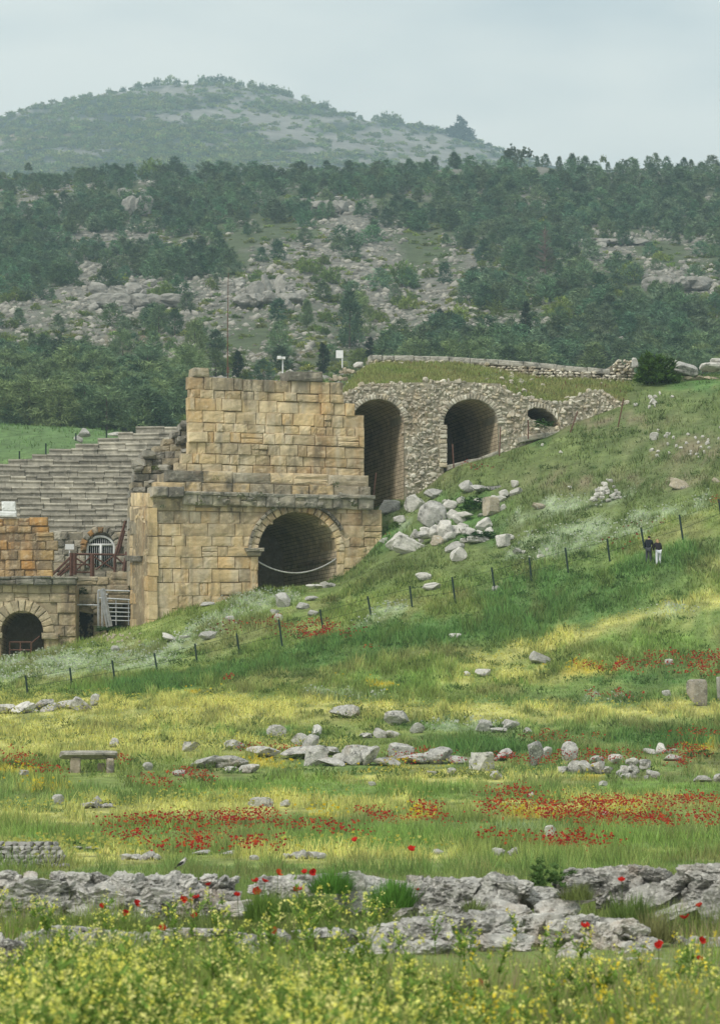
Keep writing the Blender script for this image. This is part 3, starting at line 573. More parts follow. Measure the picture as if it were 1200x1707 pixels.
block(s, S3, [(184, 953), (214, 954), (214, 966), (184, 965)], 0, .6, 1, (.46, .40, .28)); block(s, S3, [(130, 961), (164, 961), (164, 969), (130, 969)], .1, .6, 1, (.4, .36, .27))
voussoirs(s, S3, 141, 1025, 16, 25, .2, math.pi-.1, 7, .12, .4, [(.40, .35, .25), (.34, .31, .24)])
for k in range(5): block(s, S3, [(124, 1021+8*k), (133, 1021+8*k), (133, 1026+8*k), (124, 1026+8*k)], .2, .5, .5, (.46, .42, .33))
tag(s.build('side_passage_wall', M['ashlar']), 'pale ashlar wall with a small dark arched doorway between the stage ruin and the tall block', 'ruin wall')
s = MB(); core(s, S3, [122, 218], lambda x: 1000, lambda x: 1075, [], -2.2, .3, (.02, .02, .02)); tag(s.build('passage_shade_wall', M['ashlar']), 'wall coloured near black as shade deep inside the small passage left of the tall block', 'ruin wall')  # shade of the passage put into the wall colour
# ---- railings, stair frame, signs
def bars(name, pl, L, r, mat, label, cat, out=0.):
    s = MB()
    for p, q in L: s.tube([pl.at(*p, out), pl.at(*q, out)], r, n=5)
    return tag(s.build(name, M[mat]), label, cat)
RL = Pl(160, 940, 179.5, R(4)); t = thing('rusty_railing', 'rusty brown railing with crossed bars in front of the barred round doorway', 'railing', tuple(P(160, 958, 179.5)))
for nm, L, r in (('post', [((119.5, 922), (119.5, 960))], .13), ('post', [((125.5, 922), (125.5, 958))], .13), ('post', [((154.5, 924), (154.5, 962))], .15), ('post', [((192, 925), (192, 956))], .1), ('post', [((213, 920), (207, 952))], .14),
        ('top_rail', [((120, 923.5), (215, 925))], .07), ('mid_rail', [((110, 941), (160, 941)), ((122, 954), (156, 954))], .05), ('cross_brace', [((126, 930), (154, 946)), ((126, 952), (154, 926)), ((157, 928), (192, 950)), ((160, 950), (190, 927)), ((192, 927), (211, 944))], .055),
        ('ramp_rail', [((122, 925), (88, 958)), ((122, 934), (96, 959)), ((118, 945), (100, 960))], .08), ('stair_rail', [((210, 868), (193, 925)), ((208, 884), (197, 925))], .09)):
    s = MB()
    for p, q in L: s.tube([RL.at(*p), RL.at(*q)], r, n=5)
    s.build(nm, M['rust'], t)
SC = Pl(175, 1010, 172.5, R(2)); t = thing('metal_stair_frame', 'silver tubular stair frame leaning by the foot of the tall block', 'scaffold', tuple(P(172, 1045, 172.5)))
for nm, L, r in (('upright', [((164.5, 984), (164.5, 1050))], .07), ('upright', [((171, 984), (171, 1050))], .07), ('stringer', [((172, 981), (185, 1044))], .13), ('stringer', [((168, 983), (179, 1046))], .06), ('rail', [((164, 984), (218, 985.5))], .05), ('rail', [((165, 997), (218, 1000))], .055), ('rail', [((124, 1008), (164, 1009))], .045),
        ('grid_bar', [((180, 1006+7*k), (217, 1007+7*k)) for k in range(5)]+[((194, 1000), (194, 1042)), ((215, 1000), (215, 1042))], .035), ('step', [((172+k*2.1, 991+k*10), (180+k*1.1, 991+k*10)) for k in range(5)], .05)):
    s = MB()
    for p, q in L: s.tube([SC.at(*p), SC.at(*q)], r, n=5)
    s.build(nm, M['steel'], t)
def board(name, pl, x0, y0, x1, y1, px, yb, mat, label, r=.04):
    t = thing(name, label, 'sign', tuple(pl.at(px, yb))); s = MB(); c = (pl.at(x0, y0)+pl.at(x1, y1))/2; s.box(c, (abs(pl.at(x1, y0)-pl.at(x0, y0))[0], .05, abs(pl.at(x0, y1)-pl.at(x0, y0))[2]), (.7, .7, .7)); s.build('panel', M['white'], t)
    s = MB(); s.tube([pl.at(px, y0+1, -.05), pl.at(px, yb, -.05)], r, n=6); s.build('post', M['white'], t)
board('info_sign', RL, 109, 907, 124, 916, 116.5, 958, 'white', 'small white notice board on a thin post left of the barred round doorway')
CRP = Pl(566, 600, 190, 0); board('info_sign', CRP, 560, 584, 572, 597, 570.5, 613, 'white', 'small white panel on a post on the skyline above the vaults', .05)
t = thing('lamp_post', 'short white lamp post standing behind the top of the tall block', 'lamp', tuple(P(471.5, 645, 188))); s = MB(); s.tube([P(471.5, 645, 188), P(471.5, 598, 188)], .05); s.build('pole', M['white'], t); s = MB(); s.box(P(469, 597, 188), (.55, .3, .16)); s.box(P(465.5, 596, 187.8), (.25, .2, .2)); s.build('lamp_head', M['white'], t)
t = thing('mast', 'tall thin rusty mast rising behind the left part of the tall block', 'mast', tuple(P(380, 660, 200))); s = MB(); s.tube([P(380, 660, 200), P(379.5, 560, 200), P(381, 455, 200)], [.045, .035, .022]); s.build('pole', M['rust'], t); s = MB(); s.box(P(380, 617, 199.8), (.16, .2, .4)); s.build('junction_box', M['rust'], t)

# ---- the rubble vaults
RV = Pl(600, 740, 178.2, R(15)); vlt = thing('rubble_vaults', 'long rubble wall with two tall dark vaults and a small low one', 'ruin', tuple(P(740, 800, 180)))
rtop = lambda x: float(np.interp(x, [560, 583, 607, 653, 757, 833, 845, 873, 937, 985, 1007, 1030, 1056], [668, 650, 640, 638, 636, 639, 651, 660, 672, 650, 651, 667, 675]))
rtop_s = lambda x: float(np.interp(x, [560, 583, 607, 653, 757, 833, 845, 873, 937, 985, 1056], [664, 648, 640, 638, 636, 639, 650, 658, 668, 652, 672]))
rbot = lambda x: float(np.interp(x, [560, 690, 760, 850, 905, 940, 990, 1056], [870, 840, 815, 782, 752, 725, 700, 682]))
A1 = archhole(630, 706, 44, 860, 41); A2 = archhole(785, 706, 45.5, 800, 41)
t3 = lambda x: float(np.interp(x, [878, 880, 890, 905, 918, 928, 934], [690, 684, 679.5, 681, 688, 698, 711])); A3 = (879., 933., t3, lambda x: float(np.interp(x, [879, 886, 900, 933], [692, 699, 706, 714])))
rc = MB(); core(rc, RV, list(np.linspace(562, 586, 4))+list(np.linspace(586, 674, 24))+list(np.linspace(680, 735, 8))+list(np.linspace(739.5, 830.5, 26))+list(np.linspace(834, 1052, 44)), rtop, rbot, [A1, A2, A3], -.10, 3., (.34, .31, .235)); rc.build('wall_core', M['rubble'], vlt)
def inhole(x, y):
    for h, g in ((A1, 3), (A2, 3), (A3, 2)):
        if h[0]-g < x < h[1]+g and h[2](min(max(x, h[0]), h[1]))-g-1 < y < h[3](x)+g: return True
    return False
rs = MB(); y = 632.
RP = [(.58, .53, .43), (.63, .59, .48), (.50, .455, .36), (.68, .64, .54), (.56, .49, .36), (.42, .385, .31)]
while y < 850:
    x = 562+RNG.uniform(0, 5); hh = RNG.uniform(4.6, 6.6)
    while x < 1054:
        w = RNG.choice([4, 5.5, 7, 9, 12])*RNG.uniform(.85, 1.15)
        if rtop(x) <= y < rbot(x) and not inhole(x, y):
            s_ = 26.6; v, f = rock(w*1.08/s_, .42, hh*1.25*RNG.uniform(.7, 1.4)/s_, 2, 5, .14, int(x*31+y*7), .25, .03)
            v[:, 2] -= hh/s_/2; rs.add(rotz(v, RNG.uniform(-.3, .3), RNG.normal(0, .14))+RV.at(x, y+RNG.normal(0, .8), -.21+RNG.normal(0, .035)), f, pick(RP))
        x += w*.96
    y += hh*.93
rs.build('facing_stones', M['rubble'], vlt)
va = MB(); voussoirs(va, RV, 630, 706, 43.5, 53, .55, math.pi-.02, 24, .03, .35, RP, ry=41/44., ch=.6, jr=1.2); va.build('arch_ring', M['rubble'], vlt); va = MB(); voussoirs(va, RV, 785, 706, 45, 55, -.05, math.pi, 30, .03, .35, RP, ry=41/45.5, ch=.6, jr=1.2)
va.build('arch_ring', M['rubble'], vlt); va = MB()
for k in range(11):
    x = 880+k*5.; block(va, RV, [(x+1, t3(x)-9), (x+5, t3(x+4)-9), (x+4, t3(x+4)), (x, t3(x))], .03, .35, .5, pick(RP))
va.build('arch_ring', M['rubble'], vlt); va = MB()
for k in range(9): block(va, RV, [(733+RNG.uniform(-3, 2), 708+8*k), (745, 708+8*k), (745, 715+8*k), (733, 715+8*k)], .05, .5, .6, pick(RP))
va.build('door_jamb', M['rubble'], vlt)
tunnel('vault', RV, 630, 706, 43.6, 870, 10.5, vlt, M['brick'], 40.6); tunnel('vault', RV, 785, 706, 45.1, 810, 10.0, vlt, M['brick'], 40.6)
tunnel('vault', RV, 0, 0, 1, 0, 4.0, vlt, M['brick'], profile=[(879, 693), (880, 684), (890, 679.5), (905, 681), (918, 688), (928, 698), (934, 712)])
sl_ = MB()
for q in (((744, 776), (776, 768), (777, 776), (745, 784)), ((777, 768), (800, 764), (801, 771), (778, 776)), ((801, 762), (828, 752), (829, 760), (802, 770)), ((862, 730), (905, 722), (906, 731), (863, 739)), ((906, 722), (938, 718), (938, 727), (906, 731))): sl_ = MB(); block(sl_, RV, q, .35, 1., 1.2, (.38, .36, .3), .5); sl_.build('threshold_block', M['rubble'], vlt)
# mound of earth and grass over the vaults
xm = np.arange(560, 1064, 8.); K = 14; MU, MV = np.meshgrid(np.linspace(0, 1, K), np.arange(len(xm)))
def mound_pt(x, k):
    a = RV.at(x, rtop_s(x)+3, -.35); tx = float(np.interp(x, [560, 620, 1064], [596, 622, 1064])); d2 = float(np.interp(x, [560, 960], [191, 193])); b = P(tx, np.interp(x, [560, 600, 640, 760, 850, 900, 960, 1064], [622, 612, 605, 606, 622, 630, 633, 640]), d2)
    p = a*(1-k)+b*k; p[2] += (.10*math.sin(math.pi*k)*float(np.interp(x, [570, 620, 830, 880], [0, 1, 1, .2])))+(float(fbm(p[0]*.8, p[1]*.8, 0, 44, 3))-.5)*.9*math.sin(math.pi*k); return p
mv = np.array([[mound_pt(x, k) for k in np.linspace(0, 1, K)] for x in xm]); ff = []
for i in range(len(xm)-1):
    for k in range(K-1): a = i*K+k; ff.append((a, a+K, a+K+1, a+1))
kind(link_mesh('mound', mv.reshape(-1, 3), ff, M['meadow'], None, np.tile([.13, .155, .06], (mv.shape[0]*K, 1)), True), 'structure')
for i in range(64):
    x_ = RNG.normal(858, 22) if i < 40 else RNG.uniform(590, 1040); k_ = RNG.uniform(.15, 1.) if i < 40 else RNG.choice([RNG.uniform(0, .1), RNG.uniform(.8, 1)]); x_ = min(max(x_, 575), 1050); w = RNG.uniform(.15, .5); v, f = rock(w, w*.8, w*.6, 2, 8, .15, 4000+i, .3); mb = MB(); mb.add(rotz(v, RNG.uniform(0, 3))+mound_pt(x_, k_)-np.array([0, 0, .05]), f, (.56, .51, .42)); tag(mb.build('stone', M['rubble']), 'small tan stone tumbled on the grass mound over the vaults', 'stone', 'stones on the mound')
# crest wall
cr = thing('crest_wall', 'long retaining wall of rubble under a line of pale capping slabs along the skyline', 'wall', tuple(P(820, 630, 193)))
CW = Pl(620, 600, 191.5, R(9)); ctop = lambda x: float(np.interp(x, [575, 616, 740, 883, 945, 1016, 1018, 1060], [625, 592, 594, 603.5, 609.5, 616, 604, 600])); cbot = lambda x: float(np.interp(x, [575, 616, 760, 820, 860, 900, 1060], [640, 612, 616, 650, 650, 640, 640]))
s = MB(); core(s, CW, list(np.linspace(617, 1058, 60)), lambda x: ctop(x)+5, lambda x: cbot(x)+12, [], -.3, 1.5, (.25, .225, .175)); s.build('wall_core', M['rubble'], cr)
s = MB(); x = 617.
while x < 1014: w = RNG.uniform(26, 60) if x > 640 else 20; e = min(x+w, 1016); block(s, CW, [(x+.4, ctop(x)), (e-.4, ctop(e-.5)), (e-.4, ctop(e-.5)+9), (x+.4, ctop(x)+9)], .1+RNG.normal(0, .04), 1.2, 1.2, (.43, .41, .35), .5); x = e
s.build('capping_slabs', M['limestone'], cr)
s = MB(); y = 598.
while y < 652:
    x = 617+RNG.uniform(0, 5)
    while x < 1056:
        w = RNG.uniform(5, 12)
        if ctop(x)+(9 if x < 1014 else 0) < y < cbot(x)+4: v, f = rock(w*1.1/24.6, .6, RNG.uniform(4, 7.5)/24.6, 1, 6, .2, int(x*17+y*3), .2, .03); v[:, 2] -= .1; s.add(rotz(v, RNG.uniform(-.4, .4), RNG.normal(0, .1))+CW.at(x, y, -.15+(y-600)*.012), f, pick(RP))
        x += w*.95
    y += 5
s.build('rubble_stones', M['rubble'], cr)
# ================================================================== loose stones, people, fence
G1 = 'small pale stones on the slope'; G2 = 'small grey stones in the meadow'
L = [ # x, base y, w, h, label, hewn, tilt, colour, pieces
 (649, 854, 37, 21, 'squared grey block beside the right corner of the ochre block', .8, 0, GREY, 1), (684, 853, 34, 27, 'tilted pale slab between the squared block and the biggest boulder', .5, .5, PALE, 1), (719, 876, 50, 42, 'biggest smooth grey boulder of the fallen heap under the vaults', .1, .1, GREY, 1), (741, 897, 86, 34, 'broad cracked boulder at the centre of the fallen heap', .1, .1, PALE, 5),
 (722, 831, 32, 17, 'rounded grey boulder above the biggest one', 0, 0, GREY, 1), (779, 821, 26, 21, 'grey boulder left of the dark red weeds', .1, -.2, GREY, 1), (811, 818, 32, 18, 'boulder beside the dark red weeds under the middle vault', .1, 0, GREY, 2), (851, 826, 27, 30, 'pointed pale stone at the right end of the fallen heap', .1, -.5, PALE, 2), (789, 863, 34, 20, 'pale boulder left of the pedestal block', .2, 0, PALE, 2),
 (809, 883, 28, 19, 'pale wedge stone below the pedestal block', .2, -.4, PALE, 1), (659, 916, 38, 31, 'large tilted slab nearest the ochre block on the grass', .6, .5, PALE, 1), (678, 922, 54, 26, 'long pale slab lying in front of the large tilted one', .7, .28, PALE, 1), (690, 899, 15, 17, 'small upright stone behind the long pale slab', .3, 0, PALE, 1), (727, 909, 23, 17, 'small tan stone under the broad cracked boulder', .2, .2, TAN, 1),
 (758, 918, 34, 15, 'flat grey stone right of the small tan stone', .4, -.2, GREY, 1), (768, 934, 29, 22, 'pale angular stone, lowest of the fallen heap', .4, -.5, PALE, 1), (786, 898, 16, 17, 'small cube of pale stone in the fallen heap', .7, 0, PALE, 1), (797, 904, 40, 11, 'flat pale slab right of the small cube', .6, 0, PALE, 1), (840, 911, 26, 21, 'clean pale block standing right of the fallen heap', .7, -.15, PALE, 1), (862, 924, 18, 11, 'small flat stone below the clean pale block', .3, .3, GREY, 1),
 (556, 800, 1, 1, '', 0, 0, GREY, 0),
 (706, 967, 28, 13, 'upper of two flat pale slabs above the fence', .5, 0, PALE, 1), (719, 983, 31, 13, 'lower of two flat pale slabs above the fence', .6, .1, PALE, 1), (826, 985, 14, 9, 'small pale stone beside a fence post', .2, 0, GREY, 1), (758, 1064, 20, 7, 'lone pale stone in the deep green grass', .5, 0, PALE, 1),
 (470, 1012, 28, 25, 'grey boulder on the grass below the big arch', .1, .2, GREY, 1), (456, 1026, 17, 11, 'small grey stone left under the boulder below the arch', .2, .3, GREY, 1), (463, 1035, 15, 12, 'pale wedge stone under the boulder below the arch', .4, .3, PALE, 1), (504, 1015, 24, 11, 'flat grey stone right of the boulder below the arch', .3, .1, GREY, 1), (519, 1001, 24, 8, 'low stone nearest to the arch threshold', .2, .1, GREY, 1), (521, 1027, 18, 10, 'small low stone beside a fence post under the arch', .3, .2, GREY, 1),
 (347, 1010, 27, 7, 'low flat stone under the ochre wall', .2, 0, GREY, 1), (384, 1035, 18, 9, 'small low stone between the ochre wall and the fence', .2, .1, GREY, 1), (297, 1066, 37, 21, 'pair of pale stones leaning together on the left slope', .3, .2, PALE, 2), (348, 1066, 32, 14, 'grey flat stone right of the leaning pair', .4, -.1, GREY, 1), (192, 1086, 16, 10, 'small pointed stone on the silvery slope at the left', 0, .3, GREY, 1), (540, 980, 48, 13, 'heap of pale rubble at the right foot of the big arch', .3, .15, PALE, 5), (594, 934, 22, 11, 'pale stones against the foot of the ochre wall right of the arch', .4, .3, PALE, 2),
 (1011, 836, 50, 46, 'cone shaped heap of small pale stones on the right slope', .2, 0, PALE, 16), (1130, 815, 38, 16, 'large flat tan slab on the right slope', .5, .35, TAN, 1), (899, 848, 28, 9, 'flat stone left of the cone shaped heap', .3, .1, TAN, 1), (1090, 733, 17, 13, 'single white stone on the upper right slope', .3, 0, PALE, 1), (1088, 674, 14, 10, 'white stone just below the green bush', .2, 0, PALE, 1), (1192, 805, 16, 9, 'flat tan stone at the right edge of the slope', .3, .2, TAN, 1),
 (895, 1106, 31, 15, 'slanting grey slab on the yellow slope', .4, .5, GREY, 1), (778, 1127, 10, 7, 'smaller of two pale stones under the yellow slope', .1, 0, PALE, 1), (804, 1127, 24, 10, 'larger of two pale stones under the yellow slope', .2, 0, PALE, 1), (1114, 1108, 12, 8, 'tiny pale stone among the poppies at the right', .1, 0, PALE, 1), (1110, 1160, 14, 8, 'low grey stone left of the standing pedestal', .1, 0, GREY, 1),
 (24, 1189, 44, 28, 'largest pale boulder at the left end of the left heap', .1, 0, PALE, 2), (64, 1186, 44, 22, 'tilted pale slab in the middle of the left heap', .4, -.3, PALE, 2), (95, 1182, 48, 26, 'grey block on top of the left heap', .4, -.1, GREY, 2), (134, 1184, 38, 18, 'flat grey block at the right of the left heap', .6, .1, GREY, 1), (159, 1176, 14, 16, 'small upright stone ending the left heap', .2, 0, GREY, 1),
 (461, 1229, 29, 17, 'low squared stone in the dark grass left of centre', .5, 0, GREY, 1), (530, 1229, 17, 17, 'white oval stone standing up behind the grey boulders', .1, -.2, (.6, .59, .56), 1), (500, 1242, 30, 16, 'grey stone left of the white oval one', .1, .4, GREY, 1), (472, 1263, 70, 32, 'big double boulder, left of the centre row', .2, -.1, GREY, 2), (517, 1256, 26, 26, 'boulder touching the right end of the double boulder', .1, 0, GREY, 1), (527, 1276, 36, 28, 'low rounded boulder under the double boulder', .1, 0, GREY, 1), (575, 1258, 50, 30, 'grey boulder in the middle of the centre row', .2, .1, GREY, 2), (598, 1275, 90, 30, 'broad group of grey boulders in the middle of the row', .2, .1, GREY, 4), (568, 1272, 28, 14, 'small rounded stone before the centre boulders', .1, 0, PALE, 1),
 (360, 1280, 52, 30, 'leaning layered boulder left of the double boulder', .4, -.2, GREY, 2), (399, 1288, 34, 22, 'small white topped stone right of the leaning boulder', .2, -.2, PALE, 2), (319, 1253, 28, 15, 'low grey block above the bench', .4, -.2, GREY, 1), (389, 1250, 32, 14, 'low stone half hidden in dark grass', .3, 0, GREY, 1), (189, 1247, 15, 14, 'small stone behind the right end of the bench', .2, .5, GREY, 1), (247, 1284, 15, 11, 'small stone right of the bench', .1, 0, GREY, 1), (300, 1294, 24, 9, 'flat grey stone right of the bench on the grass', .1, 0, GREY, 1),
 (575, 1196, 50, 17, 'long low stone on the far edge of the meadow', .3, -.1, GREY, 1), (632, 1230, 46, 18, 'pale flat boulders above the centre row', .2, .2, PALE, 3), (661, 1209, 38, 20, 'squared boulder above the pale flat ones', .5, 0, GREY, 1), (696, 1222, 24, 14, 'grey boulder right of the squared one', .2, -.2, GREY, 1), (665, 1267, 40, 23, 'grey boulder beside the red poppies in the centre', .2, .2, GREY, 1), (727, 1273, 74, 27, 'long double boulder above the red poppies in the centre', .3, .1, GREY, 3), (800, 1284, 42, 28, 'white slanting slab right of centre', .6, .3, (.55, .54, .51), 1), (822, 1268, 40, 28, 'grey boulder behind the white slanting slab', .1, -.2, GREY, 2), (826, 1300, 20, 13, 'small stone before the white slanting slab', .1, 0, GREY, 1),
 (720, 1294, 16, 8, '', .1, 0, GREY, 1), (753, 1292, 15, 10, '', .1, 0, GREY, 1), (806, 1219, 26, 16, 'left one of two stones behind the white slab', .3, 0, GREY, 1), (852, 1216, 28, 15, 'right one of two stones behind the white slab', .2, -.2, GREY, 1), (830, 1221, 26, 7, '', .2, 0, GREY, 1), (879, 1222, 14, 8, '', .2, 0, GREY, 1), (891, 1276, 24, 33, 'upright grave shaped stone right of centre', .3, 0, (.30, .30, .28), 1), (910, 1263, 17, 15, 'small stone behind the upright grave shaped one', .2, 0, GREY, 1), (948, 1268, 24, 26, 'tall stone at the left of the right hand boulder group', .2, 0, GREY, 1), (975, 1290, 72, 24, 'low jumble of boulders in the right half', .3, 0, GREY, 5), (1010, 1274, 36, 27, 'white topped boulder at the right of the jumble', .2, .3, PALE, 2), (1061, 1297, 54, 34, 'heap of angular stones in the right half', .5, -.3, GREY, 7), (1102, 1256, 40, 19, 'flat white stones above the poppies at the right', .4, .1, PALE, 3), (1120, 1268, 28, 9, '', .2, 0, GREY, 1), (1188, 1304, 36, 23, 'squared grey block at the right edge of the meadow', .6, 0, GREY, 2),
 (434, 1344, 38, 13, 'low pale stone on the bright green meadow', .4, .1, GREY, 1), (476, 1345, 16, 10, '', .1, 0, GREY, 1), (97, 1341, 18, 14, 'small pointed stone left of the flat one under the bench', .1, 0, GREY, 1), (164, 1347, 38, 19, 'flat stones in the grass below the bench', .4, -.2, GREY, 3), (142, 1416, 34, 12, 'long low stone right of the rubble pile', .3, 0, GREY, 2), (236, 1434, 60, 20, 'spiky low boulder in the lower left meadow', .1, .1, GREY, 4), (358, 1424, 54, 15, 'flat low boulder right of the spiky one', .1, 0, GREY, 2), (507, 1432, 62, 24, 'rough grey boulders left of the first red poppy', .1, .3, GREY, 5), (424, 1434, 18, 9, '', .1, 0, GREY, 1), (730, 1424, 18, 9, '', .1, 0, GREY, 1), (842, 1426, 32, 30, 'grey stone with a small pale stone balanced on it', .5, 0, GREY, 2), (917, 1394, 17, 15, 'lone pale stone before the big poppy patch', .1, 0, PALE, 1), (1010, 1360, 14, 7, '', .1, 0, GREY, 1), (885, 1330, 12, 8, '', .1, 0, GREY, 1), (1005, 1310, 14, 7, '', .1, 0, GREY, 1), (40, 1292, 16, 7, '', .1, 0, GREY, 1), (620, 1310, 12, 6, '', .1, 0, GREY, 1)]
for (x, y, w, h, lab, hw, ti, col, n) in L:
    if n == 0: continue
    small = not lab; put_rock(x, y, w, h, 'stone' if small else ('boulder' if n == 1 and hw < .4 else 'stone_block' if n == 1 else 'stone_heap'), lab or 'small plain grey stone half hidden in the meadow grass', 'stone', G2 if small else None, hw, -ti, col, 'limestone', 4 if w > 26 and n < 3 else 3, 9, n)
for i in range(46):
    r = RNG.random()
    if r < .45: x, y = RNG.normal(1150, 34), RNG.normal(742, 15)
    elif r < .6: x, y = RNG.normal(925, 18), RNG.normal(765, 18)
    elif r < .8: x, y = RNG.uniform(860, 920), RNG.uniform(915, 935)
    else: x, y = RNG.uniform(1040, 1130), RNG.uniform(650, 690)
    put_rock(x, y, RNG.uniform(4, 9), RNG.uniform(4, 6.5), 'stone', 'small pale stone lying loose on the upper right slope', 'stone', G1, .1, 0, PALE, sub=2, d=hit(x, y))
for i in range(34):
    x, y = RNG.normal(180, 24), RNG.normal(1063, 6); d_ = hit(x, y); put_rock(x, y, RNG.uniform(3, 6), RNG.uniform(3, 5), 'stone', 'small tan stone in the gravel patch below the metal stair frame', 'stone', 'stones of the gravel patch', .1, 0, TAN, sub=1, d=d_)
for i, (x, y, w, h) in enumerate([(668, 872, 20, 14), (700, 845, 22, 14), (706, 868, 18, 16), (750, 850, 26, 16), (765, 872, 24, 18), (772, 885, 20, 14), (757, 862, 20, 14), (744, 842, 16, 10), (736, 906, 20, 12), (712, 896, 26, 18), (700, 906, 16, 10), (750, 900, 22, 14), (770, 838, 16, 10), (795, 838, 16, 9), (824, 838, 20, 12), (838, 850, 14, 9), (835, 836, 16, 10), (802, 894, 22, 10), (815, 890, 18, 12), (775, 905, 16, 9), (640, 905, 18, 10), (668, 900, 16, 10), (850, 900, 16, 10), (858, 812, 14, 12), (690, 836, 16, 12)]):
    put_rock(x, y, w, h, 'stone_block', 'pale angular broken stone wedged in the fallen heap below the vaults', 'stone', 'broken stones of the fallen heap', .15+.5*RNG.random(), RNG.normal(0, .3), PALE, 'limestone', 3, 12)
# dressed remains
def dressed(x, y, w, h, lab, name='stone_block', tilt=0., col=TAN, t=.7):
    d_ = hit(x, y); v, f = rock(w*d_/F, w*d_/F*t, h*d_/F*1.1, 4, 3, .05, int(x+y), .93, .03); v[:, 2] -= h*d_/F*.1; mb = MB(); mb.add(rotz(v, .5, tilt)+P(x, y, d_), f, col); return tag(mb.build(name, M['limestone']), lab, 'stone block')
dressed(819, 858, 26, 30, 'carved upright pedestal block with a broken top, among the fallen boulders', 'pedestal'); dressed(1161, 1176, 32, 44, 'upright tan pedestal standing in the grass at the right edge', 'pedestal', 0, (.36, .32, .26)); dressed(1200, 1168, 14, 40, 'tall stone cut off by the right edge beside the tan pedestal', 'pedestal', 0, (.38, .36, .31))
d_ = hit(148, 1288); t = thing('stone_bench', 'weathered stone slab resting on two short uprights like a bench, left meadow', 'bench', tuple(P(148, 1288, d_))); m = d_/F
for nm, x, y, w, h, dp in (('slab', 148, 1266, 96, 15, .6), ('upright', 126, 1292, 18, 29, .5), ('upright', 184, 1292, 13, 28, .5), ('upright', 170, 1290, 14, 18, .3)):
    v, f = rock(w*m, dp, h*m, 4, 2, .03, int(x), .96, .02); mb = MB(); mb.add(rotz(v, .12)+P(x, y, d_+(.35 if x == 170 else 0)), f, (.36, .34, .29) if nm == 'slab' else (.40, .34, .26)); mb.build(nm, M['limestone'], t)
# crest stones
dressed_ = [(1130, 622, 66, 22, 'long grey slab sloping down right of the green bush', .18, GREY, .8), (1192, 618, 50, 14, 'big pale column drum lying at the right edge of the crest', 0, PALE, .5), (1194, 606, 22, 9, 'pale block on top of the fallen column drum', 0, PALE, .6), (1058, 612, 12, 16, 'upright pale block left of the green bush', 0, PALE, .6), (597, 612, 18, 9, 'pale squared stone at the left end of the crest wall', 0, PALE, .6), (578, 622, 22, 12, 'tumbled stones at the left end of the mound', 0, TAN, .4), (562, 634, 24, 12, 'tumbled stones beside the top right corner of the ochre block', 0, TAN, .4), (577, 640, 1, 1, '', 0, PALE, 0), (733, 636, 18, 6, 'small pale block in the grass above the vaults', 0, PALE, .8), (1085, 625, 30, 16, 'rubble lump behind the green bush', 0, TAN, .3), (1120, 640, 60, 14, 'reddish rubble under the sloping slab', .1, TAN, .3), (1170, 634, 50, 12, 'rubble under the lying column drum', 0, TAN, .3),
  (140, 727, 24, 14, 'rounded grey boulder on the skyline above the seat rows', 0, GREY, .1), (131, 738, 16, 12, 'small boulder at the top left of the seat rows', 0, GREY, .1), (195, 727, 32, 7, 'pale rounded stone on top of the seat rows', 0, PALE, .1)]
for x, y, w, h, lab, ti, col, hw in dressed_:
    if lab: put_rock(x, y, w, h, 'stone_block', lab, 'stone', None, hw, -ti if ti else 0, col, 'limestone' if col is not TAN else 'rubble', 3, 7, 1 if col is not TAN else 4, d=191.5 if x > 700 and x != 733 else (187 if 500 < x < 700 else (184 if x == 733 else 216)))
# foreground ledges
def ledge(lab, segs, n, s0, s1, col=(.47, .46, .43), name='rock_ledge', big=()):
    """one craggy limestone ledge grown from overlapping worn boulders"""
    mb = MB(); xs = [a for a, *_ in segs]; tp = [b for _, b, *_ in segs]; bt = [c for _, _, c, _ in segs]; dd = [e for *_, e in segs]
    for i in range(n):
        x = RNG.uniform(xs[0], xs[-1]); y0, y1, d_ = np.interp(x, xs, tp), np.interp(x, xs, bt), np.interp(x, xs, dd); y = RNG.uniform(y0, y1); w = RNG.uniform(s0, s1); y0 = y0+14*(float(fbm(x/46., d_, 0, 8, 2))-.45); h = w*RNG.uniform(.45, .85); y = max(y, y0+h*.5); m = F/d_; k = (y-y0)/max(y1-y0, 1)
        v, f = rock(w/m, w/m*.9, h/m, 4, 9, .26, int(x*7+y*3), .1, .15); v[:, 2] -= h/m/2; mb.add(rotz(v, RNG.uniform(-1.5, 1.5), RNG.normal(0, .15))+P(x, y, d_-.25*k), f, np.array(col)*RNG.uniform(.75, 1.25))
    for x, y, w, h, d_ in big:
        m = F/d_; v, f = rock(w/m, w/m*.7, h/m*1.04, 5, 10, .24, int(x*7+y), .2, .11); v[:, 2] -= h/m*.15; mb.add(rotz(v, RNG.uniform(-.3, .3), RNG.normal(0, .06))+P(x, y, d_), f, np.array(col)*RNG.uniform(.9, 1.25))
    tag(mb.build(name, M['crag']), lab, 'rock')
ledge('long low craggy limestone ledge across the left foreground', [(-40, 1452, 1530, 32), (120, 1452, 1532, 32), (300, 1456, 1532, 32), (420, 1462, 1520, 32)], 120, 26, 62, big=((60, 1524, 150, 70, 32), (190, 1528, 150, 72, 32), (320, 1528, 140, 70, 32), (395, 1530, 70, 34, 31)))
ledge('pale lumpy rocks right of the left ledge behind the poppies', [(425, 1458, 1492, 32.5), (540, 1456, 1500, 32.5)], 26, 24, 46, big=((500, 1502, 80, 40, 32.3), (455, 1490, 50, 30, 32.5)))
ledge('smooth pale boulder dome in the middle foreground', [(566, 1450, 1500, 32), (660, 1446, 1500, 32)], 10, 30, 50, (.55, .54, .50), 'boulder', ((612, 1520, 112, 78, 31.8),))
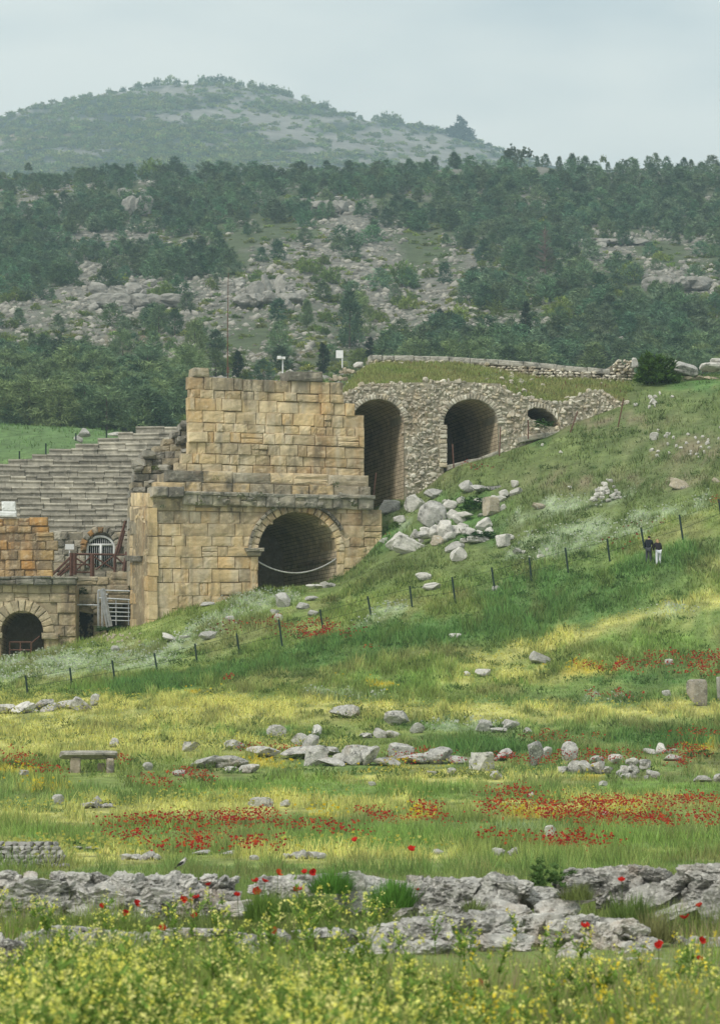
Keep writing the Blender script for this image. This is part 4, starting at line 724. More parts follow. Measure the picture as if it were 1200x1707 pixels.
ledge('sloping cracked limestone dome right of the middle', [(670, 1462, 1530, 31.5), (720, 1458, 1530, 31.5), (820, 1456, 1560, 31), (880, 1462, 1560, 31)], 44, 30, 64, big=((725, 1520, 120, 66, 31.5), (820, 1530, 120, 78, 31.3), (850, 1555, 90, 60, 30.5), (895, 1512, 90, 40, 31.2), (930, 1532, 80, 40, 30.6)))
ledge('long smooth grey rock slope in the lower middle', [(590, 1566, 1592, 28.5), (660, 1535, 1600, 28.5), (760, 1516, 1600, 28.5), (860, 1520, 1600, 28.5)], 44, 34, 70, big=((650, 1594, 140, 50, 28.6), (770, 1590, 150, 70, 28.6), (630, 1606, 120, 54, 27.8), (720, 1612, 120, 50, 27.6), (840, 1600, 110, 50, 28)))
ledge('dark craggy rubble ledge at the right foreground', [(940, 1446, 1500, 32), (1060, 1444, 1510, 32), (1120, 1440, 1560, 31.5), (1260, 1440, 1600, 31)], 120, 22, 54, (.38, .37, .34), big=((1150, 1520, 100, 66, 31.6), (1210, 1570, 120, 110, 30.6), (1010, 1490, 110, 44, 32.), (1130, 1556, 130, 66, 30.6), (1080, 1520, 100, 54, 31.4), (960, 1494, 90, 40, 31.8)))
ledge('pale broken rocks in the lower right foreground', [(880, 1520, 1580, 29), (960, 1524, 1590, 28.5), (1060, 1530, 1600, 28), (1090, 1560, 1610, 28)], 60, 24, 52, (.50, .49, .45), big=((925, 1590, 90, 64, 28.8), (1020, 1572, 120, 48, 28.6), (1045, 1612, 70, 36, 27.5), (960, 1630, 80, 54, 26.8), (905, 1640, 60, 36, 26.6), (1030, 1640, 90, 50, 26.4), (1100, 1636, 70, 44, 26.6), (1065, 1655, 50, 30, 25.8)))
ledge('flat low stone shelf behind the mustard at the left', [(-30, 1550, 1560, 28.5), (200, 1548, 1562, 28.5), (420, 1552, 1560, 28.5), (600, 1546, 1562, 28.5)], 34, 24, 56, (.48, .47, .44), big=((120, 1575, 90, 36, 28.2), (330, 1558, 120, 14, 28.5), (540, 1560, 110, 18, 28.5)))
ledge('dark craggy rock at the left edge of the foreground', [(-40, 1560, 1620, 25.5), (26, 1562, 1620, 25.5)], 12, 26, 46, (.28, .27, .25), big=((0, 1626, 70, 62, 25.5), (10, 1680, 80, 40, 23.5)))
ledge('low worn rocks at the right edge under the rubble ledge', [(1130, 1560, 1600, 29), (1260, 1560, 1610, 28.5)], 20, 26, 50, (.46, .45, .42), big=((1190, 1606, 80, 40, 28.5),))
mb = MB(); d_ = hit(50, 1446, 12, 120)
for r in range(6):
    x = -30.
    while x < 104-r*1.5:
        w = RNG.uniform(9, 20); v, f = rock(w*d_/F*1.08, .3, 9.5*d_/F, 3, 6, .12, int(x*5+r*77), .45, .05); mb.add(rotz(v, RNG.uniform(-.2, .2), RNG.normal(0, .08))+P(x+w/2, 1448-r*7.2, d_+.1*r), f, np.array([.38, .37, .34])*RNG.uniform(.75, 1.2)); x += w*.97
tag(mb.build('dry_stone_wall', M['limestone']), 'short dry stone wall of flat grey stones at the left edge of the meadow', 'wall')
# fence
FP = [(45, 1158, 1126), (119, 1147, 1113), (190, 1134, 1101), (261, 1120, 1089), (327, 1105, 1073), (398, 1090, 1056), (469, 1078, 1033), (537, 1050, 1016), (617, 1027, 994), (685, 1012, 977), (757, 1005, 962), (823, 986, 946), (884, 969, 930), (945, 955, 913), (1014, 936, 898), (1072, 916, 880), (1136, 900, 858), (1201, 873, 832)]
t = thing('wire_fence', 'line of leaning dark green posts with thin wires climbing the slope', 'fence', tuple(P(600, 1030, 150))); tops = []; bots = []
for i, (x, yb, yt) in enumerate(FP):
    d_ = hit(x+2, yb); b = P(x+2, yb+2, d_); tpp = P(x-3+RNG.uniform(-1.5, 1.5), yt, d_+.1); mb = MB(); mb.tube([b, tpp], .055, n=6); mb.build('post', M['greenpost'], t); tops.append(b*.12+tpp*.88); bots.append(b*.55+tpp*.45)
for W in (tops, bots): mb = MB(); mb.tube(W, .008, n=4); mb.build('wire', M['greenpost'], t)
t = thing('wire_fence', 'row of thin rusty posts leaning in front of the vaults and up the slope', 'fence', tuple(P(832, 760, 178)))
for x, yb, yt, dx in ((756, 778, 740, -2), (832, 758, 712, 2), (880, 730, 700, 0), (950, 719, 686, 12), (1029, 712, 664, 10), (622, 832, 788, 5)): mb = MB(); d_ = min(hit(x, yb), 177.6); mb.tube([P(x, yb+2, d_), P(x+dx, yt, d_)], .045, n=5); mb.build('post', M['rust'], t)
t = thing('wire_fence', 'dark thin posts on the grassy skyline above the seat rows', 'fence', tuple(P(80, 745, 219)))
for x, yb, yt in ((33, 768, 752), (77, 760, 739), (127, 735, 722), (178, 731, 717)): mb = MB(); mb.tube([P(x, yb, 214), P(x, yt, 214)], .06, n=5); mb.build('post', M['greenpost'], t)
# people
def skin(name, pts, edges, rad, mat, parent, sub=2, root=0):
    me = bpy.data.meshes.new(name); o = bpy.data.objects.new(name, me); C.objects.link(o); me.from_pydata([tuple(p) for p in pts], edges, []); me.materials.append(mat)
    s = o.modifiers.new('skin', 'SKIN'); s.use_smooth_shade = True; b = o.modifiers.new('sub', 'SUBSURF'); b.levels = b.render_levels = sub
    for v, r in zip(me.skin_vertices[0].data, rad): v.radius = (r, r) if not hasattr(r, '__len__') else r; v.use_root = False
    me.skin_vertices[0].data[root].use_root = True; o.parent = parent; return o
SK = plain('skin', (.42, .26, .18), .6, 0, .05)
def person(x, y, s, yaw, lab, jc, tc_, hc, hairlong):
    d_ = hit(x, y); t = thing('person', lab, 'person', tuple(P(x, y, d_))); t.rotation_euler = (0, 0, yaw); t.scale = (s, s, s)
    # metres, seen from behind: +y away from the camera; the figure stoops forward
    J = {'pel': (0, 0, .93), 'wai': (0, .03, 1.08), 'che': (0, .13, 1.33), 'nek': (0, .22, 1.47), 'hd0': (0, .27, 1.56), 'hd1': (0, .30, 1.66), 'hd2': (0, .29, 1.72),
         'ls': (-.18, .17, 1.41), 'le': (-.26, .22, 1.14), 'lw': (-.18, .42, 1.03), 'rs': (.18, .17, 1.41), 'rE': (.26, .22, 1.14), 'rw': (.18, .42, 1.03), 'lh': (-.09, -.0, .90), 'lk': (-.11, .03, .50), 'la': (-.11, -.02, .09), 'lt': (-.12, .15, .04), 'rh': (.09, 0, .90), 'rk': (.11, .06, .50), 'ra': (.11, .04, .09), 'rt': (.12, .21, .04)}
    K_ = list(J); E = [('pel', 'wai'), ('wai', 'che'), ('che', 'nek'), ('nek', 'hd0'), ('hd0', 'hd1'), ('hd1', 'hd2'), ('che', 'ls'), ('ls', 'le'), ('le', 'lw'), ('che', 'rs'), ('rs', 'rE'), ('rE', 'rw'), ('pel', 'lh'), ('lh', 'lk'), ('lk', 'la'), ('la', 'lt'), ('pel', 'rh'), ('rh', 'rk'), ('rk', 'ra'), ('ra', 'rt')]
    Rd = {'pel': .09, 'wai': .08, 'che': .08, 'nek': .055, 'hd0': .075, 'hd1': .095, 'hd2': .06, 'ls': .045, 'rs': .045, 'le': .045, 'rE': .045, 'lw': .03, 'rw': .03, 'lh': .09, 'rh': .09, 'lk': .06, 'rk': .06, 'la': .04, 'ra': .04, 'lt': .035, 'rt': .035}
    pts = [J[k] for k in K_]; ed = [(K_.index(a), K_.index(b)) for a, b in E]; rd = [Rd[k] for k in K_]
    for sgn, wn in ((-1, 'lw'), (1, 'rw')):   # palm, four fingers and a thumb on each hand
        w = np.array(J[wn]); pl_ = w+np.array([0, .07, -.01]); pts.append(tuple(pl_)); rd.append((.035, .016)); pi = len(pts)-1; ed.append((K_.index(wn), pi))
        for q, (ox, ln) in enumerate(((-.027, .075), (-.009, .085), (.009, .08), (.027, .062))):
            a = pl_+np.array([ox, .03, 0]); b = a+np.array([ox*.2, ln*.55, -.008]); c_ = b+np.array([0, ln*.4, -.022]); i0 = len(pts); pts += [tuple(a), tuple(b), tuple(c_)]; rd += [.009, .0085, .007]; ed += [(pi, i0), (i0, i0+1), (i0+1, i0+2)]
        a = pl_+np.array([-sgn*.035, -.005, 0]); b = a+np.array([-sgn*.022, .03, -.01]); i0 = len(pts); pts += [tuple(a), tuple(b)]; rd += [.011, .009]; ed += [(pi, i0), (i0, i0+1)]
    skin('body', pts, ed, rd, SK, t)
    jk = ['pel', 'wai', 'che', 'nek', 'ls', 'le', 'lw', 'rs', 'rE', 'rw']; je = [(jk.index(a), jk.index(b)) for a, b in E if a in jk and b in jk]
    skin('jacket', [J[k] for k in jk], je, [(.175, .15), (.175, .15), (.23, .19), .10, .085, .068, .05, .085, .068, .05], plain('jacket_cloth', jc, .9, 0, .15), t)
    tk_ = ['pel', 'lh', 'lk', 'la', 'rh', 'rk', 'ra']; te = [(tk_.index(a), tk_.index(b)) for a, b in E if a in tk_ and b in tk_]
    skin('trousers', [J[k] for k in tk_], te, [.15, .115, .085, .07, .115, .085, .07], plain('trouser_cloth', tc_, .9, 0, .12), t)
    hp = [(0, .25, 1.60), (0, .27, 1.68), (0, .28, 1.735)]; hr = [.095, .115, .075]
    if hairlong: hp += [(0, .16, 1.55), (.03, .10, 1.44)]; hr += [.085, .05]; he = [(0, 1), (1, 2), (0, 3), (3, 4)]
    else: he = [(0, 1), (1, 2)]
    skin('hair', hp, he, hr, plain('hair', hc, .8, 0, .3, 40), t)
person(1080.5, 940, .84, -.25, 'person in a dark jacket and grey trousers stooping in the grass, left of the other', (.012, .014, .02), (.06, .065, .075), (.02, .015, .012), False)
person(1097, 943, .80, .2, 'fair haired person in a dark top and white trousers, seen from behind in the grass', (.022, .018, .022), (.62, .64, .68), (.42, .27, .15), True)
# bird
d_ = 32.; t = thing('bird', 'small black and white bird perched on the long left ledge', 'bird', tuple(P(303, 1448, d_))); b0 = np.zeros(3)
def em(name, c, r_, col, rot=0., par=t):
    v, f = ICO[3]; v = v*np.array(r_); cr_, sr_ = math.cos(rot), math.sin(rot); v = v@np.array([[cr_, 0, sr_], [0, 1, 0], [-sr_, 0, cr_]]); mb = MB(); mb.add(v+np.array(c)+P(303, 1448, d_), f, col); return mb.build(name, plain('feather_'+name, col, .8, 0, .1), par, True)
skin('body', [(-.045, 0, .03), (-.012, 0, .05), (.02, 0, .075), (.034, 0, .10), (.047, 0, .104), (.062, 0, .102)], [(i, i+1) for i in range(5)], [.010, .024, .026, .018, .016, .003], plain('bird_plumage', (.55, .53, .5), .8, 0, .1), t)
em('wing', (-.012, -.022, .056), (.045, .006, .015), (.02, .02, .02), .6); em('wing', (-.012, .022, .056), (.045, .006, .015), (.02, .02, .02), .6); em('tail', (-.062, 0, .015), (.03, .008, .004), (.02, .02, .02), .5); em('eye_mask', (.05, -.012, .105), (.010, .006, .005), (.02, .02, .02)); em('cap', (.04, 0, .117), (.014, .011, .006), (.3, .3, .3))
for q in (-.008, .008): mb = MB(); mb.tube([P(303, 1448, d_)+np.array([0, q, -.004]), P(303, 1448, d_)+np.array([0, q, .04])], .0018, n=4); mb.build('leg', M['rust'], t)
# ================================================================== vegetation
def tri_mesh(name, tri, col, mat, **k):
    n = len(tri); return link_mesh(name, tri.reshape(-1, 3), np.arange(n*3, dtype=np.int32).reshape(n, 3), mat, None, np.repeat(col, 3, 0) if len(col) == n else col, **k)
def make_blades(pos, w, h, col, lean=.35, tipk=1.35):
    n = len(pos); a = RNG.uniform(0, math.pi, n); dx = np.stack([np.cos(a)*w/2, np.sin(a)*w/2, np.zeros(n)], 1); l = RNG.normal(0, lean, (n, 2))*h[:, None]
    tip = pos+np.stack([l[:, 0], l[:, 1], h], 1); b = pos-np.array([0, 0, .03]); t = np.stack([b-dx, b+dx, tip], 1); c = np.repeat(col, 3, 0).reshape(n, 3, 3); c[:, 2] *= tipk
    return t, c.reshape(-1, 3)
def sample(n, d0, d1, x0=-130, x1=1330, eps=.06, cap=None):
    ds = DS[(DS >= d0) & (DS <= d1)]; j = int(np.searchsorted(DS, ds[0])); g = G[j:j+len(ds), 40:180].mean(1); w = np.abs(np.gradient(g, np.log(ds)))
    w = np.minimum(w, cap) if cap else w; w = w+w.mean()*eps; cdf = np.cumsum(w); cdf /= cdf[-1]
    return RNG.uniform(x0, x1, n), np.interp(RNG.random(n), cdf, ds)
def clear(px, d):
    b = ((px < 645) & (d > 171.5) & (d < 214)) | ((px < 245) & (d > 169) & (d < 214)) | ((px > 560) & (px < 1060) & (d > np.interp(px, [560, 640, 940, 1060], [172, 178.5, 181.3, 183])) & (d < 186)) | ((px > 560) & (px < 945) & (d > 179) & (d < 204))
    return ~b
def bare(px, py): return RNG.random(len(px)) < .75*ell(px, py, [(1150, 745, 70, 22), (905, 770, 30, 30), (1000, 700, 40, 14), (50, 1105, 0.1, 1), (180, 1062, 26, 8)])
# -- meadow grass
px, d = sample(430000, 30, 262); k = clear(px, d); px, d = px[k], d[k]; py = T(px, d); k = ~bare(px, py); px, d, py = px[k], d[k], py[k]
c = cover(px, py, d)*RNG.uniform(.65, 1.5, (len(px), 1))*RNG.uniform(.93, 1.07, (len(px), 3)); x = (px-CX)/F*d
tall = fbm(x/1.4, d/2.5, 0, 77, 3)
h = (.09+.30*sstep(.35, .7, tall))*RNG.uniform(.6, 1.3, len(px))*np.interp(d, [30, 60, 120, 260], [.8, .9, .95, .9])*(1+.5*sstep(.3, .6, ell(px, py, DEEP))); w = .00042*d*RNG.uniform(.6, 1.5, len(px))
for rx_, ry_, rw_ in ROCKPOS:
    if ry_ > 1100 or rw_ > 22: q_ = (np.abs(px-rx_) < rw_*.62) & (py > ry_-3) & (py < ry_+.30*F/d+6); h[q_] *= .38
t, c = make_blades(gp(px, d), w, h, c); kind(tri_mesh('meadow_grass', t, c, M['grass'], origin=False), 'stuff')
# -- near grass
px, d = sample(150000, 11, 34, -60, 1260); py = T(px, d); near = np.interp(d, [11, 18, 24, 29, 31, 34], [1.1, .9, .6, .55, .95, .6])*np.where((px > 560) & (d > 22), .62, 1.)*np.where((px > 860) & (px < 1120) & (d > 25) & (d < 30), .45, 1.)
c = (np.array([.22, .29, .065])*RNG.uniform(.5, 1.5, (len(px), 1))*RNG.uniform(.9, 1.12, (len(px), 3))); dry = RNG.random(len(px)) < np.interp(px, [0, 560, 760, 1260], [.12, .16, .34, .40])*(.4+1.2*fbm(px/60, d/1.5, 0, 19, 3)); c[dry] = np.array([.34, .29, .16])*RNG.uniform(.7, 1.2, (dry.sum(), 1))
xx = (px-CX)/F*d; tn = fbm(xx/.9, d/1.6, 0, 71, 3)
t, c = make_blades(gp(px, d), .009*RNG.uniform(.6, 1.7, len(px)), (.06+.42*sstep(.35, .75, tn)**1.3)*near*RNG.uniform(.5, 1.3, len(px)), c, .3); kind(tri_mesh('roadside_grass', t, c, M['grass'], origin=False), 'stuff')
# -- broad leaved weeds among the grass
T_, Cc = [], []
px, d = sample(5200, 90, 200); k = clear(px, d); px, d = px[k], d[k]; py = T(px, d); x = (px-CX)/F*d; a_ = fbm(x/3, d/5, 0, 201, 3); k = RNG.random(len(px)) < (sstep(.45, .62, a_)*np.where(py < 1010, .9, .35)+.6*ell(px, py, DEEP)); px, d, py = px[k], d[k], py[k]; b_ = gp(px, d); cb = cover(px, py, d)
for i in range(len(px)):
    n = 26; r_s = RNG.uniform(.18, .6); hh = RNG.uniform(.12, .42); an = RNG.uniform(0, 6.28, n); rr = np.sqrt(RNG.random(n))*r_s; p0 = b_[i]+np.stack([np.cos(an)*rr, np.sin(an)*rr, hh*RNG.random(n)*(1-(rr/r_s)**2*.7)], 1); dv = np.stack([np.cos(an)*.6, np.sin(an)*.6, RNG.uniform(.2, 1, n)], 1)*.16; sd_ = np.cross(dv, RNG.normal(0, 1, (n, 3))); sd_ /= np.linalg.norm(sd_, axis=1)[:, None]; T_.append(np.stack([p0-sd_*.035, p0+sd_*.035, p0+dv], 1)); Cc.append((cb[i]*.35+np.array([.055, .10, .03])*RNG.uniform(.6, 1.3))*RNG.uniform(.7, 1.3, (n, 1)))
kind(tri_mesh('meadow_weeds', np.concatenate(T_), np.concatenate(Cc), M['grass'], origin=False), 'stuff')
# -- mound and crest grass
n = 26000; xs = RNG.integers(0, len(xm)-1, n)+RNG.random(n); ks = RNG.random(n)*(K-1.001); i, j = xs.astype(int), ks.astype(int); u, v = (xs-i)[:, None], (ks-j)[:, None]
pos = (mv[i, j]*(1-u)+mv[i+1, j]*u)*(1-v)+(mv[i, j+1]*(1-u)+mv[i+1, j+1]*u)*v; g = fbm(pos[:, 0]/1.5, pos[:, 1]/1.5, 0, 12, 3)[:, None]
c = (np.array([.16, .22, .06])*(1-g)+np.array([.24, .22, .10])*g)*1.2*RNG.uniform(.6, 1.4, (n, 1)); rd = RNG.random(n) < .02; c[rd] = (.22, .07, .05)
t, c = make_blades(pos, RNG.uniform(.05, .1, n), RNG.uniform(.08, .32, n), c); kind(tri_mesh('mound_grass', t, c, M['grass'], origin=False), 'stuff')
# -- flowers of the meadow
def warp(px, py, d):
    x = (px-CX)/F*d; w1 = fbm(x/2.2, d/3.2, 0, 5, 4); w2 = fbm(x/.6, d/1.3, 0, 9, 3); return px+(w1-.5)*90, py+(w2-.5)*26+(w1-.5)*16, w2
def flowers(name, n, d0, d1, L, lo, hi, size, col, hgt, sh=1., spread=.15, mul_=1., dens=None):
    px, d = sample(n, d0, d1); k = clear(px, d); px, d = px[k], d[k]; py = T(px, d); wx, wy, w2 = warp(px, py, d); m = sstep(lo, hi, ell(wx, wy, L, sh))*(.25+.75*sstep(.35, .6, w2)); k = RNG.random(len(px)) < m*mul_; px, d = px[k], d[k]; n = len(px)
    pos = gp(px, d); pos[:, 2] += RNG.uniform(*hgt, n); s = size*RNG.uniform(.6, 1.4, n)*np.interp(d, [30, 80, 170], [.8, 1, 1.35]); out = []; cols = []
    cc = np.array(col)[RNG.integers(0, len(col), n)]*RNG.uniform(.75, 1.25, (n, 1))
    for q in range(2):
        a = RNG.uniform(0, 6.28, n)[:, None]; t = np.stack([pos+s[:, None]*np.concatenate([np.cos(a+b), .6*np.sin(a+b)*.4, .75*np.sin(a+b)], 1) for b in (0, 2.1, 4.2)], 1); out.append(t); cols.append(cc)
    t = np.concatenate(out); kind(tri_mesh(name, t, np.concatenate(cols), M['petal'], origin=False), 'stuff')
PC = [(.42, .03, .022), (.28, .018, .018), (.55, .10, .03), (.48, .05, .03), (.36, .03, .04)]
RED2 = [(1150, 1108, 90, 9), (1100, 1112, 120, 7), (1180, 1128, 60, 6), (1010, 1118, 60, 5), (300, 1385, 180, 10), (1000, 1360, 240, 12), (700, 1385, 120, 8), (1060, 1385, 160, 8), (900, 1280, 200, 6), (500, 1400, 120, 8), (1150, 1265, 90, 8), (960, 1425, 110, 5), (330, 1435, 90, 5)]
flowers('far_poppies', 90000, 118, 150, RED2[:4]+RED, .14, .7, .038, PC, (.15, .4), 1., mul_=.6)
flowers('field_poppies', 420000, 40, 200, RED+[(a, b, c_*.8, d_*.8) for a, b, c_, d_ in RED2], .14, .95, .031, PC, (.18, .42), 1., mul_=.55)
flowers('yellow_flowers', 90000, 36, 175, YEL, .28, .6, .036, [(.52, .50, .10), (.46, .46, .14), (.40, .42, .12)], (.15, .42), mul_=.55)
flowers('golden_flowers', 40000, 36, 175, GOLD, .32, .6, .045, [(.62, .46, .03), (.58, .50, .06)], (.15, .36), mul_=.7)
flowers('pale_flowers', 120000, 70, 200, SILV, .3, .6, .042, [(.50, .54, .46), (.36, .42, .32), (.56, .58, .50)], (.10, .4), mul_=.42)
flowers('reddish_sorrel', 30000, 140, 200, [(520, 1060, 80, 6, -.1), (470, 1048, 90, 7), (385, 1060, 40, 8), (815, 788, 30, 9), (860, 775, 16, 8), (622, 900, 22, 9), (1030, 905, 50, 6), (1060, 880, 60, 5)], .3, .6, .05, [(.22, .05, .035), (.20, .07, .045)], (.1, .35), mul_=.6)
# -- mustard in front
def mustard():
    T_, Cc, fT, fC = [], [], [], []
    px, d = sample(3000, 11.5, 31, -60, 1260, .6)
    for x, dd in zip(px, d):
        py = float(T(x, dd)); wgt = np.interp(x, [0, 60, 150, 520, 600, 700, 1200], [.35, .8, 1., 1., .8, .42, .30])*np.interp(dd, [11, 17.5, 19.5, 21.5, 31], [1, 1, .55, .20, .13])
        if fbm(x/110., dd/2.2, 0, 55, 3) < .46: wgt *= .25
        if RNG.random() > wgt: continue
        b = gp(x, dd).reshape(3); H = RNG.uniform(.32, .62)*np.interp(x, [0, 60, 600, 720], [.7, 1, 1, .62])*(.45+1.1*float(fbm(x/75., dd/1.6, 0, 58, 2))); main = b+np.array([RNG.normal(0, .05), RNG.normal(0, .05), H])
        st_ = [(b, main, .006)]
        for q in range(RNG.integers(2, 6)):
            k = RNG.uniform(.35, .8); s0 = b+(main-b)*k; a = RNG.uniform(0, 6.28); l = RNG.uniform(.12, .26); st_.append((s0, s0+np.array([math.cos(a)*l*.55, math.sin(a)*l*.55, l]), .004))
        for s0, s1, r in st_:
            for ax in (np.array([1, 0, 0]), np.array([0, 1, 0])): T_.append([s0-ax*r, s0+ax*r, s1]); Cc.append(np.array([.19, .27, .06])*RNG.uniform(.7, 1.2))
            for q in range(6):      # leaves
                m = s0+(s1-s0)*RNG.uniform(0, .7); a = RNG.uniform(0, 6.28); L = RNG.uniform(.04, .11); dv = np.array([math.cos(a), math.sin(a), .5])*L; sd = np.array([-math.sin(a), math.cos(a), 0])*.015; T_.append([m-sd, m+sd, m+dv]); Cc.append(np.array([.19, .31, .055])*RNG.uniform(.7, 1.3))
            n = RNG.integers(5, 12); cc = np.array((.84, .66, .06) if x > 760 and RNG.random() < .3 else [(.84, .80, .16), (.86, .82, .30), (.74, .76, .20)][RNG.integers(3)])
            for q in range(n):
                k = 1-.30*RNG.random()**1.3; m = s0+(s1-s0)*k+RNG.normal(0, .010, 3); s = RNG.uniform(.006, .011); a = RNG.uniform(0, 6.28); e = RNG.normal(0, .5)
                u = np.array([math.cos(a), math.sin(a), e]); w = np.cross(u, RNG.normal(0, 1, 3)); w /= np.linalg.norm(w)+1e-6
                fT += [[m-u*s, m+w*s, m+u*s], [m-u*s, m-w*s, m+u*s]]; f_ = cc*RNG.uniform(.75, 1.2); fC += [f_, f_]
    kind(tri_mesh('mustard_stems', np.array(T_), np.array(Cc), M['grass'], origin=False), 'stuff'); kind(tri_mesh('mustard_flowers', np.array(fT), np.array(fC), M['petal'], origin=False), 'stuff')
mustard()
# -- single poppies in front
def poppy_parts(seed):
    r = np.random.default_rng(seed); v, f = [], []
    for p in range(5):
        a0 = p*1.257+r.uniform(-.15, .15); op = r.uniform(.55, 1.); n = len(v)
        for i in range(5):
            for j in range(4):
                u = (i/4-.5)*1.5; rr = .046*(j/3)**.8; z = .03*(j/3)**1.6*op+.004*math.sin(i*2.4+p); v.append((math.cos(a0+u)*rr*op, math.sin(a0+u)*rr*op, z+(.006 if i in (0, 4) else 0)))
        for i in range(4):
            for j in range(3): a = n+i*4+j; f.append((a, a+1, a+5, a+4))
    return np.array(v), f
POP = [(592, 1402, 'red poppy standing alone above the meadow, left of the frame centre line'), (686, 1418, 'tall red poppy against the green meadow right of centre, above the rocks'), (463, 1456, 'orange red poppy in front of the pale rock, left of two close poppies'), (508, 1455, 'left one of two poppies side by side on the rocks'), (522, 1453, 'right one of two poppies side by side on the rocks'),
  (427, 1469, ''), (441, 1470, ''), (348, 1476, ''), (495, 1484, 'big red poppy left of the bright green tuft'), (430, 1487, ''), (307, 1500, ''), (325, 1497, ''), (319, 1503, ''), (228, 1508, ''), (210, 1521, 'red poppy below the long rock at the left'), (171, 1513, ''), (442, 1516, 'large orange red poppy in the gap between rocks'), (396, 1493, ''), (272, 1549, 'reddish poppy above the left mustard plants'), (456, 1554, 'red poppy just above the yellow mustard'), (324, 1527, ''),
  (1140, 1531, 'big bright red poppy among the right hand rocks'), (1166, 1511, ''), (975, 1545, 'red poppy in front of the pale lower rocks'), (1097, 1577, 'red poppy over the lower right rocks'), (1170, 1568, ''), (1165, 1600, 'red poppy near the lower right corner'), (800, 1645, 'red poppy low among the yellow flowers'), (1050, 1657, 'dark red poppy low at the right'), (695, 1484, ''), (1036, 1468, '')]
for i, (x, y, lab) in enumerate(POP):
    gy = y+RNG.uniform(32, 50); dd = min(hit(x, gy, 12, 60), 30.2) if y > 1430 else 36; b = gp(x, dd).reshape(3); top = P(x, y, dd); t = thing('poppy', lab or 'small red poppy on a thin stem by the foreground rocks', 'flower', tuple(b), 'single poppies by the rocks')
    v, f = poppy_parts(i); tl_ = RNG.normal(0, .35, 2); v = rotz(v, RNG.uniform(0, 6), tl_[0]); cx_, sx_ = math.cos(.6+tl_[1]), math.sin(.6+tl_[1]); v = v@np.array([[1, 0, 0], [0, cx_, sx_], [0, -sx_, cx_]])
    sc_ = RNG.uniform(.95, 1.25)*(1.15 if i in (1, 8, 21, 16) else .95); link_mesh('flower', v*sc_+top, f, M['petal'], t, np.tile(np.array([.60, .030, .02] if i not in (2, 16) else [.70, .11, .03]), (len(v), 1))*RNG.uniform(.75, 1.05))
    mb = MB(); mb.tube([b, (b+top)/2+RNG.normal(0, .01, 3), top], .003, (.12, .17, .06), 4); mb.build('stem', M['grass'], t)
# -- leafy plants
def clump(nc, env, ntri, L, W, col, var, seed, up=.5):
    """crown of leaf clumps inside an envelope; returns triangles and colours"""
    r = np.random.default_rng(abs(int(seed))); T_, Cc = [], []
    for q in range(nc):
        c0_, out = env(r); br = r.uniform(1-var, 1+var); n = ntri
        dv = r.normal(0, .75, (n, 3))+out*.9+np.array([0, 0, up]); dv /= np.linalg.norm(dv, axis=1)[:, None]; st0 = c0_+r.normal(0, L*.35, (n, 3)); sd = np.cross(dv, r.normal(0, 1, (n, 3))); sd /= np.linalg.norm(sd, axis=1)[:, None]+1e-6
        ln = L*r.uniform(.6, 1.3, (n, 1)); T_.append(np.stack([st0-sd*W, st0+sd*W, st0+dv*ln], 1)); Cc.append(np.array(col)*br*r.uniform(.8, 1.2, (n, 1)))
    return np.concatenate(T_), np.concatenate(Cc)
def pine_env(w, taper, lo=.10):
    def e(r):
        z = lo+(1-lo)*r.random()**1.1; R_ = w*((1-z)**taper)*(.55+.45*min(1, (z-lo+.08)*5)); a = r.uniform(0, 6.28); k = math.sqrt(r.uniform(.15, 1)); lump = 1+.35*math.sin(3*a+z*9+w*40)
        return np.array([math.cos(a)*R_*k*lump, math.sin(a)*R_*k*lump, z*.96]), np.array([math.cos(a), math.sin(a), .1])
    return e
def dome_env(w, h):
    def e(r):
        a = r.uniform(0, 6.28); el_ = math.asin(r.uniform(-.05, 1)); k = r.uniform(.6, 1.)*(1+.22*math.sin(3*a+5*el_)+.12*math.sin(7*a)); return np.array([math.cos(a)*math.cos(el_)*w*k, math.sin(a)*math.cos(el_)*w*k, math.sin(el_)*h*k+.03]), np.array([math.cos(a), math.sin(a), .5])
    return e
NEED, SHRB = (.160, .228, .128), (.185, .245, .08)
PINE = [clump(130, pine_env(w, tp_), 16, .10, .011, np.array(NEED)*cv, .42, s) for s, (w, tp_, cv) in enumerate([(.40, .42, 1.), (.34, .55, .8), (.46, .38, 1.1), (.30, .62, .95), (.42, .48, 1.25)])]
CYP = clump(90, pine_env(.17, .6, .03), 16, .08, .012, (.028, .048, .030), .3, 40)
SHR = [clump(90, dome_env(.5, .62), 18, .10, .02, np.array(SHRB)*cv, .4, 60+s, .6) for s, cv in enumerate((1., .8, 1.25))]
def tmesh(name, tc_, mat):
    t, c_ = tc_; o = link_mesh(name, t.reshape(-1, 3), np.arange(len(t)*3, dtype=np.int32).reshape(-1, 3), mat, None, np.repeat(c_, 3, 0), loc=(0, 0, 0)); me = o.data; bpy.data.objects.remove(o); return me
pm_ = [tmesh('crown', p, M['needle']) for p in PINE]; cm_ = tmesh('crown', CYP, M['needle']); sm_ = [tmesh('shrub', p, M['leaf']) for p in SHR]
mb = MB(); mb.tube([(0, 0, -.05), (.01, 0, .4), (0, .01, .85)], [.022, .016, .006], (.10, .08, .06), 6); tk = mb.build('trunk', M['trunk'], None, loc=(0, 0, 0)); tkm = tk.data; bpy.data.objects.remove(tk)
dm = MB(); r_ = np.random.default_rng(5); dm.tube([(0, 0, 0), (0, 0, .5), (0, 0, 1)], [.02, .014, .004], (.14, .10, .08), 5)
for i in range(120):
    z = r_.uniform(.1, .97); a = r_.uniform(0, 6.28); L_ = .23*(1-z)**.7+.03; dm.tube([(0, 0, z), (math.cos(a)*L_, math.sin(a)*L_, z+.10)], [.006, .002], (.16, .11, .09), 3)
